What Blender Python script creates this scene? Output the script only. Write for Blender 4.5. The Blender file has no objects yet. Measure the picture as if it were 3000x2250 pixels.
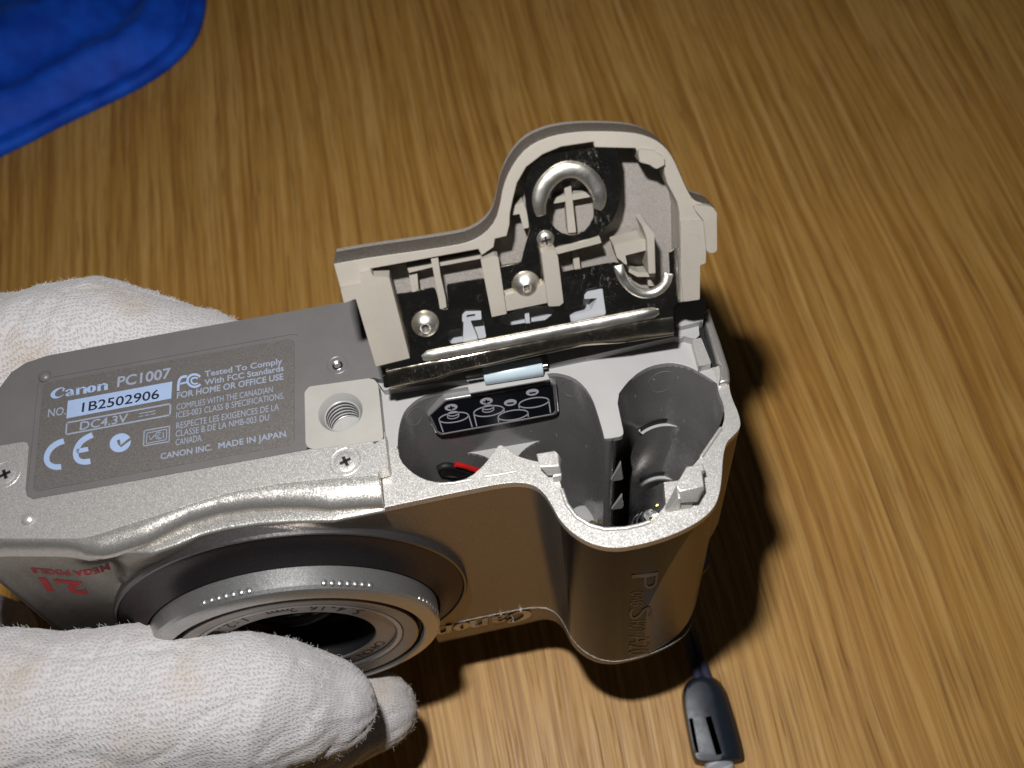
import bpy, bmesh, math, random
import numpy as np
from mathutils import Vector, Matrix, noise
from mathutils.geometry import delaunay_2d_cdt
random.seed(7); rng = np.random.default_rng(7)
SC = bpy.context.scene; COL = SC.collection
S = 0.0009                       # nominal millimetre -> metre (real size)
# ------------------------------------------------------------------ frames
# photographer's camera (x right, y down, z forward) and the compact camera's own frame B
# (x along its length, y towards its back, z up out of its base; it stands upside down)
F = 3002.0; CC = (1500.0, 1125.0)
Rm = np.array([[0.98473319, 0.15648972, 0.07970329], [-0.17489962, 0.83142462, 0.52755519], [0.01628968, -0.53314545, 0.84610141]])
ex, ey, ez = Rm[:, 0], -Rm[:, 1], -Rm[:, 2]
def unit(v): v = np.array(v, float); return v / np.linalg.norm(v)
def ray(p): return np.array([(p[0]-CC[0])/F, (p[1]-CC[1])/F, 1.0])
OB = ray((1006, 1215)) * 180.0
grain = unit([260-CC[0], -4375-CC[1], F])
up = unit(ez - ez.dot(grain)*grain)
wx = np.cross(grain, up)
W = np.stack([wx, grain, up])                      # rows: world axes seen in the photographer's frame
TABLE_AT = ray((1850, 2035)) * 259.0               # a point of the table top
OW = TABLE_AT
def world(P): return W @ (np.asarray(P, float) - OW)         # photographer's mm -> world mm
def mat4(origin, ax):
    m = Matrix.Identity(4)
    for i in range(3):
        for j in range(3): m[j][i] = float(ax[i][j])
        m[j][3] = 0
    for j in range(3): m[j][3] = float(origin[j]) * S
    return m
class Frame:
    """a rigid frame in photographer's mm; on(p, axis, value) meets a photo point with one of its planes"""
    def __init__(s, o, a, b, c): s.o = np.array(o, float); s.M = np.stack([unit(a), unit(b), unit(c)])
    def on(s, p, axis=2, v=0.0):
        r = s.M @ ray(p); o = s.M @ (-s.o); t = (v - o[axis]) / r[axis]; return o + r*t
    def cam(s, q): return s.o + s.M.T @ np.array(q, float)
    def matrix(s): return mat4(world(s.o), [W @ a for a in s.M])
B = Frame(OB, ex, ey, ez)
TH = math.radians(120); HY, HZ = 4.0, 0.5
tv = ey*(-math.cos(TH)) + ez*math.sin(TH); nv = -ey*math.sin(TH) - ez*math.cos(TH)
D = Frame(B.cam((0, HY, HZ)), ex, tv, nv)           # opened battery door: x, away from hinge, inner normal
T = Frame(TABLE_AT, wx, grain, up)                  # table top
def crop(ox, oy, k): return lambda *pts: [(ox + k*a, oy + k*b) for a, b in pts]
A_ = crop(950, 320, .5425); Bc = crop(1050, 880, .5425); L_ = crop(0, 820, .5425); F_ = crop(0, 1350, .678)
G_ = crop(1200, 1500, .5425); H1 = crop(1100, 1000, .31646); H2 = crop(1600, 1000, .31646); D1 = crop(1400, 330, .33906)
D2 = crop(950, 650, .31646); D3 = crop(1500, 700, .31646); LE = crop(400, 1600, .45208)
M1 = crop(90, 1030, .19892); N_ = crop(490, 1010, .19285); P_ = crop(60, 1250, .19892); Q_ = crop(0, 1600, .27125); MM = crop(850, 950, .3015)
full = crop(0, 0, 1); V_ = crop(0, 0, 1.3562)
# ------------------------------------------------------------------ camera, world, light
cam = bpy.data.cameras.new("photo_camera"); co = bpy.data.objects.new("photo_camera", cam); COL.objects.link(co); SC.camera = co
cam.sensor_width = 36; cam.lens = 36*F/3000; cam.clip_start = 0.005; cam.clip_end = 10
co.matrix_world = mat4(world((0, 0, 0)), [W @ np.array(a) for a in ((1, 0, 0), (0, -1, 0), (0, 0, -1))])
cam.dof.use_dof = True; cam.dof.focus_distance = 192*S; cam.dof.aperture_fstop = 24
wd = bpy.data.worlds.new("World"); SC.world = wd; wd.use_nodes = True
wd.node_tree.nodes["Background"].inputs[0].default_value = (0.85, 0.92, 1.0, 1); wd.node_tree.nodes["Background"].inputs[1].default_value = 0.020
LIGHT_CAM = np.array([-22.0, -54.0, 0.0])          # the flash sits up and to the left of the lens
fl = bpy.data.lights.new("flash_lamp", 'AREA'); fl.shape = 'RECTANGLE'; fl.size = 11*S; fl.size_y = 7*S; fl.energy = 0.52; fl.color = (0.985, 0.985, 1.0)
fo = bpy.data.objects.new("flash_lamp", fl); COL.objects.link(fo)
_z = -unit(np.array([10.0, 40.0, 215.0]) - LIGHT_CAM); _x = unit(np.cross([0, -1, 0], _z)); _y = np.cross(_z, _x)
fo.matrix_world = mat4(world(LIGHT_CAM), [W @ _x, W @ _y, W @ _z])
SC.view_settings.view_transform = 'Standard'; SC.view_settings.look = 'None'; SC.view_settings.exposure = 0.0
SC.render.engine = 'CYCLES'; SC.cycles.max_bounces = 8; SC.cycles.use_denoising = True
# ------------------------------------------------------------------ material helpers
class NT:
    def __init__(s, name):
        s.m = bpy.data.materials.new(name); s.m.use_nodes = True; s.t = s.m.node_tree; s.n = s.t.nodes
        s.b = s.n["Principled BSDF"]
    def add(s, ty, **kw):
        n = s.n.new(ty)
        for k, v in kw.items():
            if k.startswith('i_'): n.inputs[k[2:].replace('_', ' ')].default_value = v
            else: setattr(n, k, v)
        return n
    def link(s, a, b): s.t.links.new(a, b)
    def coord(s, scale=(1, 1, 1), kind='Object', rot=(0, 0, 0)):
        c = s.add('ShaderNodeTexCoord'); mp = s.add('ShaderNodeMapping'); mp.inputs['Scale'].default_value = scale; mp.inputs['Rotation'].default_value = rot
        s.link(c.outputs[kind], mp.inputs[0]); return mp.outputs[0]
    def noise(s, vec, scale, detail=4, rough=.5, dist=0):
        n = s.add('ShaderNodeTexNoise'); n.inputs['Scale'].default_value = scale; n.inputs['Detail'].default_value = detail
        n.inputs['Roughness'].default_value = rough; n.inputs['Distortion'].default_value = dist
        if vec is not None: s.link(vec, n.inputs['Vector'])
        return n.outputs['Fac']
    def ramp(s, fac, stops, interp='LINEAR'):
        r = s.add('ShaderNodeValToRGB'); r.color_ramp.interpolation = interp; e = r.color_ramp.elements
        while len(e) < len(stops): e.new(.5)
        for el, (p, c) in zip(e, stops):
            el.position = p; el.color = (c, c, c, 1) if isinstance(c, (int, float)) else (*c, 1)
        s.link(fac, r.inputs[0]); return r.outputs[0]
    def mix(s, fac, a, b, mode='MIX'):
        m = s.add('ShaderNodeMix', data_type='RGBA', blend_type=mode)
        for sock, v in ((m.inputs[0], fac), (m.inputs[6], a), (m.inputs[7], b)):
            if isinstance(v, bpy.types.NodeSocket): s.link(v, sock)
            elif isinstance(v, (int, float)): sock.default_value = v
            else: sock.default_value = (*v, 1)
        return m.outputs[2]
    def math(s, op, a, b=0.5):
        m = s.add('ShaderNodeMath', operation=op)
        for i, v in enumerate((a, b)):
            if isinstance(v, bpy.types.NodeSocket): s.link(v, m.inputs[i])
            else: m.inputs[i].default_value = v
        return m.outputs[0]
    def bump(s, h, dist, strength=1.0, prev=None):
        b = s.add('ShaderNodeBump'); b.inputs['Distance'].default_value = dist; b.inputs['Strength'].default_value = strength
        s.link(h, b.inputs['Height'])
        if prev is not None: s.link(prev, b.inputs['Normal'])
        return b.outputs[0]
    def set(s, **kw):
        for k, v in kw.items():
            k = k.replace('_', ' ')
            if isinstance(v, bpy.types.NodeSocket): s.link(v, s.b.inputs[k])
            elif isinstance(v, (tuple, list)) and len(v) == 3: s.b.inputs[k].default_value = (*v, 1)
            else: s.b.inputs[k].default_value = v
        return s.m
MM_ = 1/S    # object space is metres; noise scale per nominal mm = value * MM_
def plastic(name, col, rough=.45, speck=0.0, grain_b=.01, spec=.5, var=.06, speck_col=None):
    t = NT(name); v = t.coord()
    c = t.mix(t.ramp(t.noise(v, .12*MM_, 4), [(.3, 0), (.7, 1)]), tuple(x*(1-var) for x in col), tuple(min(1, x*(1+var)) for x in col))
    if speck:
        sp = t.ramp(t.noise(v, 5.5*MM_, 2, .7), [(.60, 0), (.70, 1)])
        c = t.mix(t.math('MULTIPLY', sp, speck), c, speck_col or tuple(x*.45 for x in col))
    r = t.ramp(t.noise(v, .8*MM_, 5, .7), [(.3, max(0, rough-.06)), (.7, min(1, rough+.08))])
    bn = t.bump(t.noise(v, 7*MM_, 3), grain_b*S, 1)
    return t.set(Base_Color=c, Roughness=r, Normal=bn, Specular_IOR_Level=spec)
def flake_paint(name, col, rough=.36, metal=.75, amp=.5, fs=5.0, dark=.75, edge=1.0, spec=.5):
    """metallic paint: every tiny flake has its own tilt"""
    t = NT(name); v = t.coord()
    vo = t.add('ShaderNodeTexVoronoi'); vo.inputs['Scale'].default_value = fs*MM_; t.link(v, vo.inputs['Vector'])
    geo = t.add('ShaderNodeNewGeometry')
    vm = t.add('ShaderNodeVectorMath', operation='SUBTRACT'); t.link(vo.outputs['Color'], vm.inputs[0]); vm.inputs[1].default_value = (.5, .5, .5)
    sc = t.add('ShaderNodeVectorMath', operation='SCALE'); t.link(vm.outputs[0], sc.inputs[0]); sc.inputs['Scale'].default_value = amp
    ad = t.add('ShaderNodeVectorMath', operation='ADD'); t.link(geo.outputs['Normal'], ad.inputs[0]); t.link(sc.outputs[0], ad.inputs[1])
    no = t.add('ShaderNodeVectorMath', operation='NORMALIZE'); t.link(ad.outputs[0], no.inputs[0])
    sep = t.add('ShaderNodeSeparateColor'); t.link(vo.outputs['Color'], sep.inputs[0])
    c = t.mix(sep.outputs[0], tuple(x*dark for x in col), col)
    c = t.mix(t.ramp(t.noise(v, .1*MM_, 3), [(.3, 0), (.7, .12)]), c, tuple(x*.8 for x in col))
    return t.set(Base_Color=c, Roughness=rough, Metallic=metal, Normal=no.outputs[0], Specular_IOR_Level=spec, Specular_Tint=(edge, edge*.95, edge*.9))
def metal(name, col=(.62, .57, .48), rough=.16, smudge=.35, scratch=True, dirt=.0, bscale=.25):
    t = NT(name); v = t.coord()
    n1 = t.noise(v, .35*MM_, 6, .65, .4)
    r = t.ramp(n1, [(.35, rough), (.62, rough+smudge*.4), (.8, rough+smudge)])
    c = t.mix(t.ramp(t.noise(v, .22*MM_, 4), [(.35, 0), (.65, 1)]), col, tuple(x*.72 for x in col))
    h = t.bump(t.noise(v, bscale*MM_, 2), .30*S, .6)
    if scratch:
        v2 = t.coord((1, 12, 1), rot=(0, 0, .15))
        h = t.bump(t.noise(v2, 1.1*MM_, 4, .7), .008*S, .6, h)
    if dirt:
        d = t.ramp(t.math('MULTIPLY', t.ramp(t.noise(v, 6.5*MM_, 3, .7), [(.665, 0), (.70, 1)]), t.ramp(t.noise(v, .3*MM_, 3), [(.48, .15), (.64, 1)])), [(0, 0), (1, 1)])
        sm = t.math('MULTIPLY', t.ramp(t.noise(t.coord((1, .35, 1), rot=(0, 0, .5)), 1.6*MM_, 5, .8), [(.56, 0), (.68, 1)]), t.ramp(t.noise(v, .13*MM_, 3), [(.54, 0), (.62, 1)]))
        d = t.math('MAXIMUM', d, t.math('MULTIPLY', sm, .32))
        c = t.mix(t.math('MULTIPLY', d, dirt), c, (.55, .55, .57))
        r2 = t.mix(d, r, (.8, .8, .8)); mt = t.ramp(d, [(0, 1), (1, 1-dirt)])
        return t.set(Base_Color=c, Roughness=r2, Metallic=mt, Normal=h)
    return t.set(Base_Color=c, Roughness=r, Metallic=1.0, Normal=h)
def flat(name, col, rough=.6, met=0.0, spec=.4):
    t = NT(name); v = t.coord()
    c = t.mix(t.ramp(t.noise(v, .5*MM_, 4), [(.3, 0), (.7, 1)]), tuple(x*.94 for x in col), col)
    return t.set(Base_Color=c, Roughness=rough, Metallic=met, Specular_IOR_Level=spec)
M_SILVER = flake_paint("silver_metallic_paint", (.63, .605, .565), .40, .62, .24, 8.5)
M_FRONT = flake_paint("champagne_metallic_paint", (.37, .34, .305), .31, .85, .09, 7, .75, .4, .3)
M_GRIP = flake_paint("dark_bronze_metallic_paint", (.022, .020, .024), .22, .2, .03, 7, .75, .2, .2)
M_EDGE = flake_paint("bright_silver_highlight_paint", (.66, .63, .58), .30, .8, .16, 8.5)  # on the shoulder, the fillet's highlight is put into this brighter paint
M_BRONZE = flake_paint("bronze_metallic_paint", (.36, .315, .265), .40, .75, .42, 6, .6)
M_BASE = plastic("grey_base_plastic", (.122, .115, .110), .38, .25, .012)
M_LABEL = flake_paint("rating_label_film", (.165, .150, .138), .48, .35, .20, 7)
M_PRINT = flat("pale_blue_grey_print", (.235, .265, .33), .55)
M_PRINTB = flat("bright_blue_grey_print", (.28, .36, .52), .5)
M_MOUNT = plastic("light_grey_mount_plastic", (.335, .315, .278), .38, .0, .008)
M_PLATE = plastic("light_grey_compartment_plastic", (.335, .325, .31), .36, .0, .006)
M_CHAM = plastic("mid_grey_chamber_plastic", (.165, .158, .152), .25, .0, .010, .6, .10)
M_DARKG = plastic("dark_grey_plastic", (.055, .053, .052), .4)
M_BLACK = flat("black_and_recess_shade", (.006, .006, .007), .6)  # near-black; in wells, slots and gaps it stands in for shade
M_DOOR = plastic("warm_grey_door_plastic", (.305, .275, .228), .5, .6, .012, .4, .06, (.17, .15, .13))
M_DOORS = flake_paint("pearl_door_floor_plastic", (.33, .298, .265), .45, .25, .22, 6)
M_CLIP = plastic("pale_blue_grey_clip_plastic", (.36, .365, .38), .4)
M_ROLL = plastic("pale_blue_roller_plastic", (.42, .50, .54), .28, 0, .004, .6)
M_NICKEL = metal("nickel_contact_sheet", (.66, .60, .50), .07, .22, True, .75)
M_NICKEL2 = metal("highlight_nickel", (.92, .88, .80), .34, .25, True, .0)  # whiter copy of the nickel; flash highlight put into its colour
M_NICKEL3 = metal("smudged_nickel", (.70, .61, .48), .13, .25, True, .25, .12)
M_STEEL = metal("bright_steel", (.75, .74, .72), .22, .2, False)
M_GOLD = metal("gold_plated_contact", (.9, .8, .35), .2, .2, False)
M_CHROME = metal("chrome_lettering", (.36, .36, .38), .18, .1, False)
M_RED = flat("red_print", (.42, .008, .008), .45)
M_REDW = flat("red_wire_sleeve", (.45, .01, .01), .35)
M_RING = flake_paint("dark_lens_surround_paint", (.10, .088, .09), .28, .9, .06, 7, .75, .45, .4)
M_RING2 = flake_paint("grey_rim_paint", (.26, .245, .24), .30, .9, .08, 7, .75, .5, .4)
M_RINGS = flake_paint("satin_silver_lens_ring", (.52, .515, .50), .34, .85, .10, 8)
M_RINGT = flake_paint("satin_grey_lens_plate", (.36, .335, .31), .4, .8, .08, 8)
M_DIAG = flat("black_diagram_sticker", (.008, .009, .014), .3)
M_DIAGP = flat("white_diagram_print", (.62, .62, .66), .5)
M_INK = flat("black_ink", (.012, .012, .02), .5)
def glassy():
    t = NT("dark_lens_glass"); return t.set(Base_Color=(.01, .014, .016), Roughness=.08, Specular_IOR_Level=.8)
M_GLASS = glassy()
# ------------------------------------------------------------------ mesh helpers
def link(o, parent=None, mat=None):
    COL.objects.link(o)
    if parent is not None: o.parent = parent
    if mat is not None: o.data.materials.append(mat)
    return o
def mesh_obj(name, verts, faces, mat, parent=None, bevel=0.0, smooth=40, seg=2, label=None, recalc=True):
    me = bpy.data.meshes.new(name)
    me.from_pydata([tuple(float(c)*S for c in v) for v in verts], [], faces)
    if recalc:
        bm = bmesh.new(); bm.from_mesh(me); bmesh.ops.remove_doubles(bm, verts=bm.verts, dist=1e-7)
        bmesh.ops.recalc_face_normals(bm, faces=bm.faces); bm.to_mesh(me); bm.free()
    me.update()
    if smooth:
        for p in me.polygons: p.use_smooth = True
        me.set_sharp_from_angle(angle=math.radians(smooth))
    o = link(bpy.data.objects.new(name, me), parent, mat)
    if bevel:
        b = o.modifiers.new("b", 'BEVEL'); b.width = bevel*S; b.segments = seg; b.limit_method = 'ANGLE'; b.angle_limit = math.radians(38); b.harden_normals = False
    if label: o["label"] = label
    return o
def joined(parts):
    V, Fc = [], []
    for v, f in parts:
        k = len(V); V += [tuple(x) for x in v]; Fc += [tuple(i+k for i in q) for q in f]
    return V, Fc
def tess(loops):
    """triangles of a region bounded by the first loop, less the others: (points, triangles)"""
    pts = []; ed = []
    for l in loops:
        k = len(pts); m = len(l); pts += [Vector((float(p[0]), float(p[1]))) for p in l]; ed += [(k+i, k+(i+1) % m) for i in range(m)]
    vs, _, fs, *_r = delaunay_2d_cdt(pts, ed, [], 0, 1e-5)
    P = np.array([tuple(v) for v in vs]); C = np.array([P[list(f)].mean(0) for f in fs]); ins = np.zeros(len(C), bool)
    for l in loops:
        L = np.array([[p[0], p[1]] for p in l], float); c = np.zeros(len(C), bool)
        for a, b in zip(L, np.roll(L, -1, axis=0)):
            if a[1] == b[1]: continue
            cond = ((a[1] > C[:, 1]) != (b[1] > C[:, 1])) & (C[:, 0] < (b[0]-a[0])*(C[:, 1]-a[1])/(b[1]-a[1])+a[0]); c ^= cond
        ins ^= c
    return P, [tuple(f) for f, k in zip(fs, ins) if k]
def plate_geo(outer, holes, z0, z1, f=None):
    """flat plate from z0 to z1 with holes; f maps (x,y,z)"""
    f = f or (lambda x, y, z: (x, y, z))
    loops = [list(outer)] + [list(h) for h in (holes or [])]
    P2, tris = tess(loops); flatp = [p for l in loops for p in l]; n = len(flatp); m2 = len(P2)
    V = [f(p[0], p[1], z1) for p in flatp] + [f(p[0], p[1], z0) for p in flatp] + [f(p[0], p[1], z1) for p in P2] + [f(p[0], p[1], z0) for p in P2]
    Fc = [tuple(2*n+i for i in t) for t in tris] + [tuple(2*n+m2+i for i in reversed(t)) for t in tris]
    k = 0
    for l in loops:
        m = len(l)
        for i in range(m):
            a, b = k+i, k+(i+1) % m; Fc.append((a, b, n+b, n+a))
        k += m
    return V, Fc
def area2(p): return sum(p[i][0]*p[(i+1) % len(p)][1]-p[(i+1) % len(p)][0]*p[i][1] for i in range(len(p)))
def smooth_loop(pts, it=2, closed=True, keep=()):
    """Chaikin corner cutting"""
    P = [np.array(p, float) for p in pts]
    for _ in range(it):
        Q = [] if closed else [P[0]]
        rngi = range(len(P)) if closed else range(len(P)-1)
        for i in rngi:
            a, b = P[i], P[(i+1) % len(P)]
            Q += [a*.75+b*.25, a*.25+b*.75]
        if not closed: Q.append(P[-1])
        P = Q
    return P
def fillet(pts, r, n=4):
    """round every corner of a polygon by radius r"""
    out = []; m = len(pts)
    for i in range(m):
        p0, p, p1 = (np.array(pts[(i-1) % m][:2], float), np.array(pts[i][:2], float), np.array(pts[(i+1) % m][:2], float))
        a, b = p0-p, p1-p; la, lb = np.linalg.norm(a), np.linalg.norm(b)
        if la < 1e-6 or lb < 1e-6: continue
        a /= la; b /= lb; ang = math.acos(max(-1, min(1, a.dot(b))))
        if ang > math.radians(172): out.append(p); continue
        d = min(r/math.tan(ang/2), la*.45, lb*.45)
        s, e = p+a*d, p+b*d
        for k in range(n+1):
            t = k/n; out.append((1-t)**2*s + 2*t*(1-t)*p + t*t*e)
    return out
def on(fr, pts, v=0.0, axis=2):
    keep = [i for i in range(3) if i != axis]
    return [tuple(fr.on(p, axis, v)[keep]) for p in pts]
def slab(name, fr, pts, v0, v1, mat, parent, r=0.0, bevel=.12, holes=None, vt=None, label=None, seg=2, smooth=40):
    """plate whose outline is seen at level vt (default v1) of frame fr"""
    vt = v1 if vt is None else vt
    o = on(fr, pts, vt)
    if r: o = fillet(o, r)
    hs = [on(fr, h, vt) for h in (holes or [])]
    if r and hs: hs = [fillet(h, min(r, .8)) for h in hs]
    V, Fc = plate_geo(o, hs, v0, v1)
    return mesh_obj(name, V, Fc, mat, parent, bevel, smooth, seg, label)
def tube_geo(path, rad, n=10, cap=True, half=None):
    """tube along 3-D path; rad number or list"""
    P = [np.array(p, float) for p in path]; V = []; Fc = []; m = len(P)
    R = rad if hasattr(rad, '__len__') else [rad]*m
    t0 = unit(P[1]-P[0]); a = np.cross(t0, [0, 0, 1.0])
    if np.linalg.norm(a) < 1e-3: a = np.cross(t0, [0, 1.0, 0])
    a = unit(a)
    for i in range(m):
        t = unit(P[min(i+1, m-1)]-P[max(i-1, 0)]); a = unit(a - t*a.dot(t)); b = np.cross(t, a)
        for k in range(n):
            th = 2*math.pi*k/n; V.append(P[i] + R[i]*(a*math.cos(th)+b*math.sin(th)))
    for i in range(m-1):
        for k in range(n): Fc.append((i*n+k, i*n+(k+1) % n, (i+1)*n+(k+1) % n, (i+1)*n+k))
    if cap: Fc += [tuple(range(n)), tuple((m-1)*n+k for k in reversed(range(n)))]
    return V, Fc
def lathe_geo(prof, n=64, o=(0, 0, 0), u=(1, 0, 0), v=(0, 1, 0), w=(0, 0, 1), a0=0, a1=2*math.pi):
    """profile (r, h) turned about w at o"""
    o, u, v, w = map(lambda q: np.array(q, float), (o, u, v, w)); V = []; Fc = []; m = len(prof); closed = abs(a1-a0-2*math.pi) < 1e-6
    na = n if closed else n+1
    for k in range(na):
        th = a0+(a1-a0)*k/n; d = u*math.cos(th)+v*math.sin(th)
        for r, h in prof: V.append(o+d*r+w*h)
    for k in range(n):
        k2 = (k+1) % na
        for i in range(m-1): Fc.append((k*m+i, k2*m+i, k2*m+i+1, k*m+i+1))
    return V, Fc
def resample(pts, n, closed=False):
    P = np.array([p[:2] for p in pts], float)
    if closed: P = np.vstack([P, P[:1]])
    d = np.r_[0, np.cumsum(np.linalg.norm(np.diff(P, axis=0), axis=1))]; s = np.linspace(0, d[-1], n)
    return np.stack([np.interp(s, d, P[:, 0]), np.interp(s, d, P[:, 1])], 1)
def stroke_geo(pts, w, fmap, h=.03):
    """ribbon of width w (number or list) along 2-D pts; fmap (x,y,h)->3-D"""
    P = [np.array(p[:2], float) for p in pts]; m = len(P); Wd = w if hasattr(w, '__len__') else [w]*m; V = []; Fc = []
    for i in range(m):
        t = unit(P[min(i+1, m-1)]-P[max(i-1, 0)]); nrm = np.array([-t[1], t[0]])
        a, b = P[i]+nrm*Wd[i]/2, P[i]-nrm*Wd[i]/2; V += [fmap(a[0], a[1], h), fmap(b[0], b[1], h)]
    for i in range(m-1): Fc.append((2*i, 2*i+1, 2*i+3, 2*i+2))
    return V, Fc
_tc = {}
def text_geo(txt, bold=0.0):
    """outline of a line of text: x normalised 0..1 over its width, y in cap heights"""
    key = (txt, bold)
    if key in _tc: return _tc[key]
    def mk(s):
        c = bpy.data.curves.new("t", 'FONT'); c.body = s; c.size = 1; c.resolution_u = 3; c.offset = bold
        o = bpy.data.objects.new("t", c); me = o.to_mesh(); v = np.array([tuple(q.co) for q in me.vertices]); f = [tuple(p.vertices) for p in me.polygons]
        o.to_mesh_clear(); bpy.data.objects.remove(o); bpy.data.curves.remove(c); return v, f
    v, f = mk(txt); vh, _ = mk("H"); cap = vh[:, 1].max()-vh[:, 1].min(); y0 = vh[:, 1].min()
    w = v[:, 0].max()-v[:, 0].min(); out = np.stack([(v[:, 0]-v[:, 0].min())/w, (v[:, 1]-y0)/cap], 1)
    _tc[key] = (out, f, w/cap); return _tc[key]
def text_on(txt, fr, quad, v, axis=2, bold=0.0, lift=.03, post=None):
    """text between photo points quad=(baseline left, baseline right, cap-top left) on plane of fr"""
    a, b, c = [fr.on(p, axis, v) for p in quad]; out, f, _ = text_geo(txt, bold)
    V = []
    for x, y in out:
        q = a + (b-a)*x + (c-a)*y
        q = np.array(q); q[axis] += lift
        V.append(post(q) if post else q)
    return V, f
def root(name, fr_m, label, cat, **kw):
    o = bpy.data.objects.new(name, None); o.empty_display_size = .01; COL.objects.link(o); o.matrix_world = fr_m
    o["label"] = label; o["category"] = cat
    for k, v in kw.items(): o[k] = v
    return o
# ------------------------------------------------------------------ table
def wood():
    t = NT("oiled_oak_wood"); tc = t.add('ShaderNodeTexCoord'); k = MM_
    def co(sx, sy, off=0.0):
        mp = t.add('ShaderNodeMapping'); mp.inputs['Scale'].default_value = (sx*k, sy*k, 1); mp.inputs['Location'].default_value = (off, off*.7, 0)
        t.link(tc.outputs['Object'], mp.inputs[0]); return mp.outputs[0]
    wav = t.noise(co(.008, .0035), 1, 2)                       # slow waviness of the grain, in object metres
    wav2 = t.noise(co(.06, .02, 5), 1, 2)
    wsum = t.math('ADD', t.math('MULTIPLY', wav, 16.0), t.math('MULTIPLY', wav2, 1.6))
    def warped(sx, sy, off=0):
        v = co(sx, sy, off); c = t.add('ShaderNodeCombineXYZ'); t.link(t.math('MULTIPLY', wsum, sx), c.inputs[0])
        a = t.add('ShaderNodeVectorMath', operation='ADD'); t.link(v, a.inputs[0]); t.link(c.outputs[0], a.inputs[1]); return a.outputs[0]
    broad = t.noise(warped(.035, .004), 1, 3, .5)
    streak = t.noise(warped(.42, .0065, 3), 1, 5, .6)
    fine = t.noise(warped(1.5, .016, 7), 1, 4, .65)
    pore = t.noise(warped(1.15, .026, 11), 1, 3, .6)
    pore2 = t.noise(warped(2.6, .04, 17), 1, 2, .5)
    c = t.mix(t.ramp(broad, [(.3, 0), (.7, 1)]), (.40, .18, .025), (.50, .258, .050))
    c = t.mix(t.ramp(streak, [(.44, 0), (.62, .9)]), c, (.60, .345, .098))
    c = t.mix(t.ramp(streak, [(.32, .8), (.48, 0)]), c, (.29, .14, .031))
    c = t.mix(t.ramp(fine, [(.36, .55), (.50, 0)]), c, (.27, .12, .028))
    c = t.mix(t.ramp(fine, [(.54, 0), (.72, .5)]), c, (.68, .43, .165))
    c = t.mix(t.ramp(pore, [(.60, 0), (.66, .62)]), c, (.16, .065, .014))
    c = t.mix(t.ramp(pore2, [(.60, 0), (.68, .6)]), c, (.15, .065, .016))
    sp = t.add('ShaderNodeTexVoronoi'); sp.inputs['Scale'].default_value = .011*k; t.link(tc.outputs['Object'], sp.inputs['Vector'])
    c = t.mix(t.ramp(sp.outputs['Distance'], [(.006, .8), (.017, 0)]), c, (.05, .04, .03))
    r = t.ramp(fine, [(.35, .60), (.7, .40)])
    r = t.mix(t.ramp(pore, [(.6, 0), (.68, 1)]), r, (.8, .8, .8))
    h = t.bump(t.math('SUBTRACT', fine, t.ramp(pore, [(.58, 0), (.7, .9)])), .10*S, .5)
    return t.set(Base_Color=c, Roughness=r, Normal=h, Specular_IOR_Level=.45)
V, Fc = plate_geo(fillet([(-420, -260), (380, -260), (380, 620), (-420, 620)], 8), [], -22, 0)
tb = mesh_obj("table", V, Fc, wood(), None, 1.0); tb["kind"] = "structure"
# ------------------------------------------------------------------ compact camera
CAMR = root("compact_camera", B.matrix(), "silver compact camera held upside down with its battery door open", "camera")
H = -75.0
# --- base panel with recess for rating label
pan = L_((-60, 690), (0, 580), (60, 500), (140, 447), (260, 408), (1000, 270), (1870, 117), (2200, 62), (2260, 500), (2048, 537), (2020, 528), (1700, 578), (1655, 610), (1648, 660), (1660, 916), (180, 1182), (148, 1165), (140, 1125), (158, 905), (150, 882), (125, 877), (-60, 905))
o = on(B, pan, 0)
lab4 = [(126, 1122), (862, 990), (862, 1300), (95, 1441)]
lab = on(B, lab4, 0)
cx, cy = np.mean(lab, axis=0)
def grow(p, d): return [(x + math.copysign(d, x-cx), y + math.copysign(d, y-cy)) for x, y in p]
rec = fillet(grow(lab, .95), 1.6, 6)
V, Fc = plate_geo(fillet(o, .5), [rec], -2.0, 0.0)
mesh_obj("base_panel", V, Fc, M_BASE, CAMR, .28, 40, 3, "smooth grey plastic panel of the base")
V, Fc = plate_geo(grow(rec, .1), [], -1.2, -.16); mesh_obj("label_recess", V, Fc, M_BASE, CAMR, 0)
V, Fc = plate_geo(fillet(lab, 1.3, 6), [], -.16, -.02); RL = mesh_obj("rating_label", V, Fc, M_LABEL, CAMR, .05, 40, 2, "brown-grey rating label printed in pale blue")
LZ = -.02
parts = []
def T3(txt, q, bold=.01): parts.append(text_on(txt, B, q, LZ, 2, bold, .012))
T3("PC1007", M1((1270, 525), (2060, 388), (1285, 372)), .02)
T3("NO.", M1((250, 968), (515, 925), (262, 850)))
T3("DC4.3V", M1((718, 1160), (1425, 1035), (735, 1037)), .012)
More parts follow.
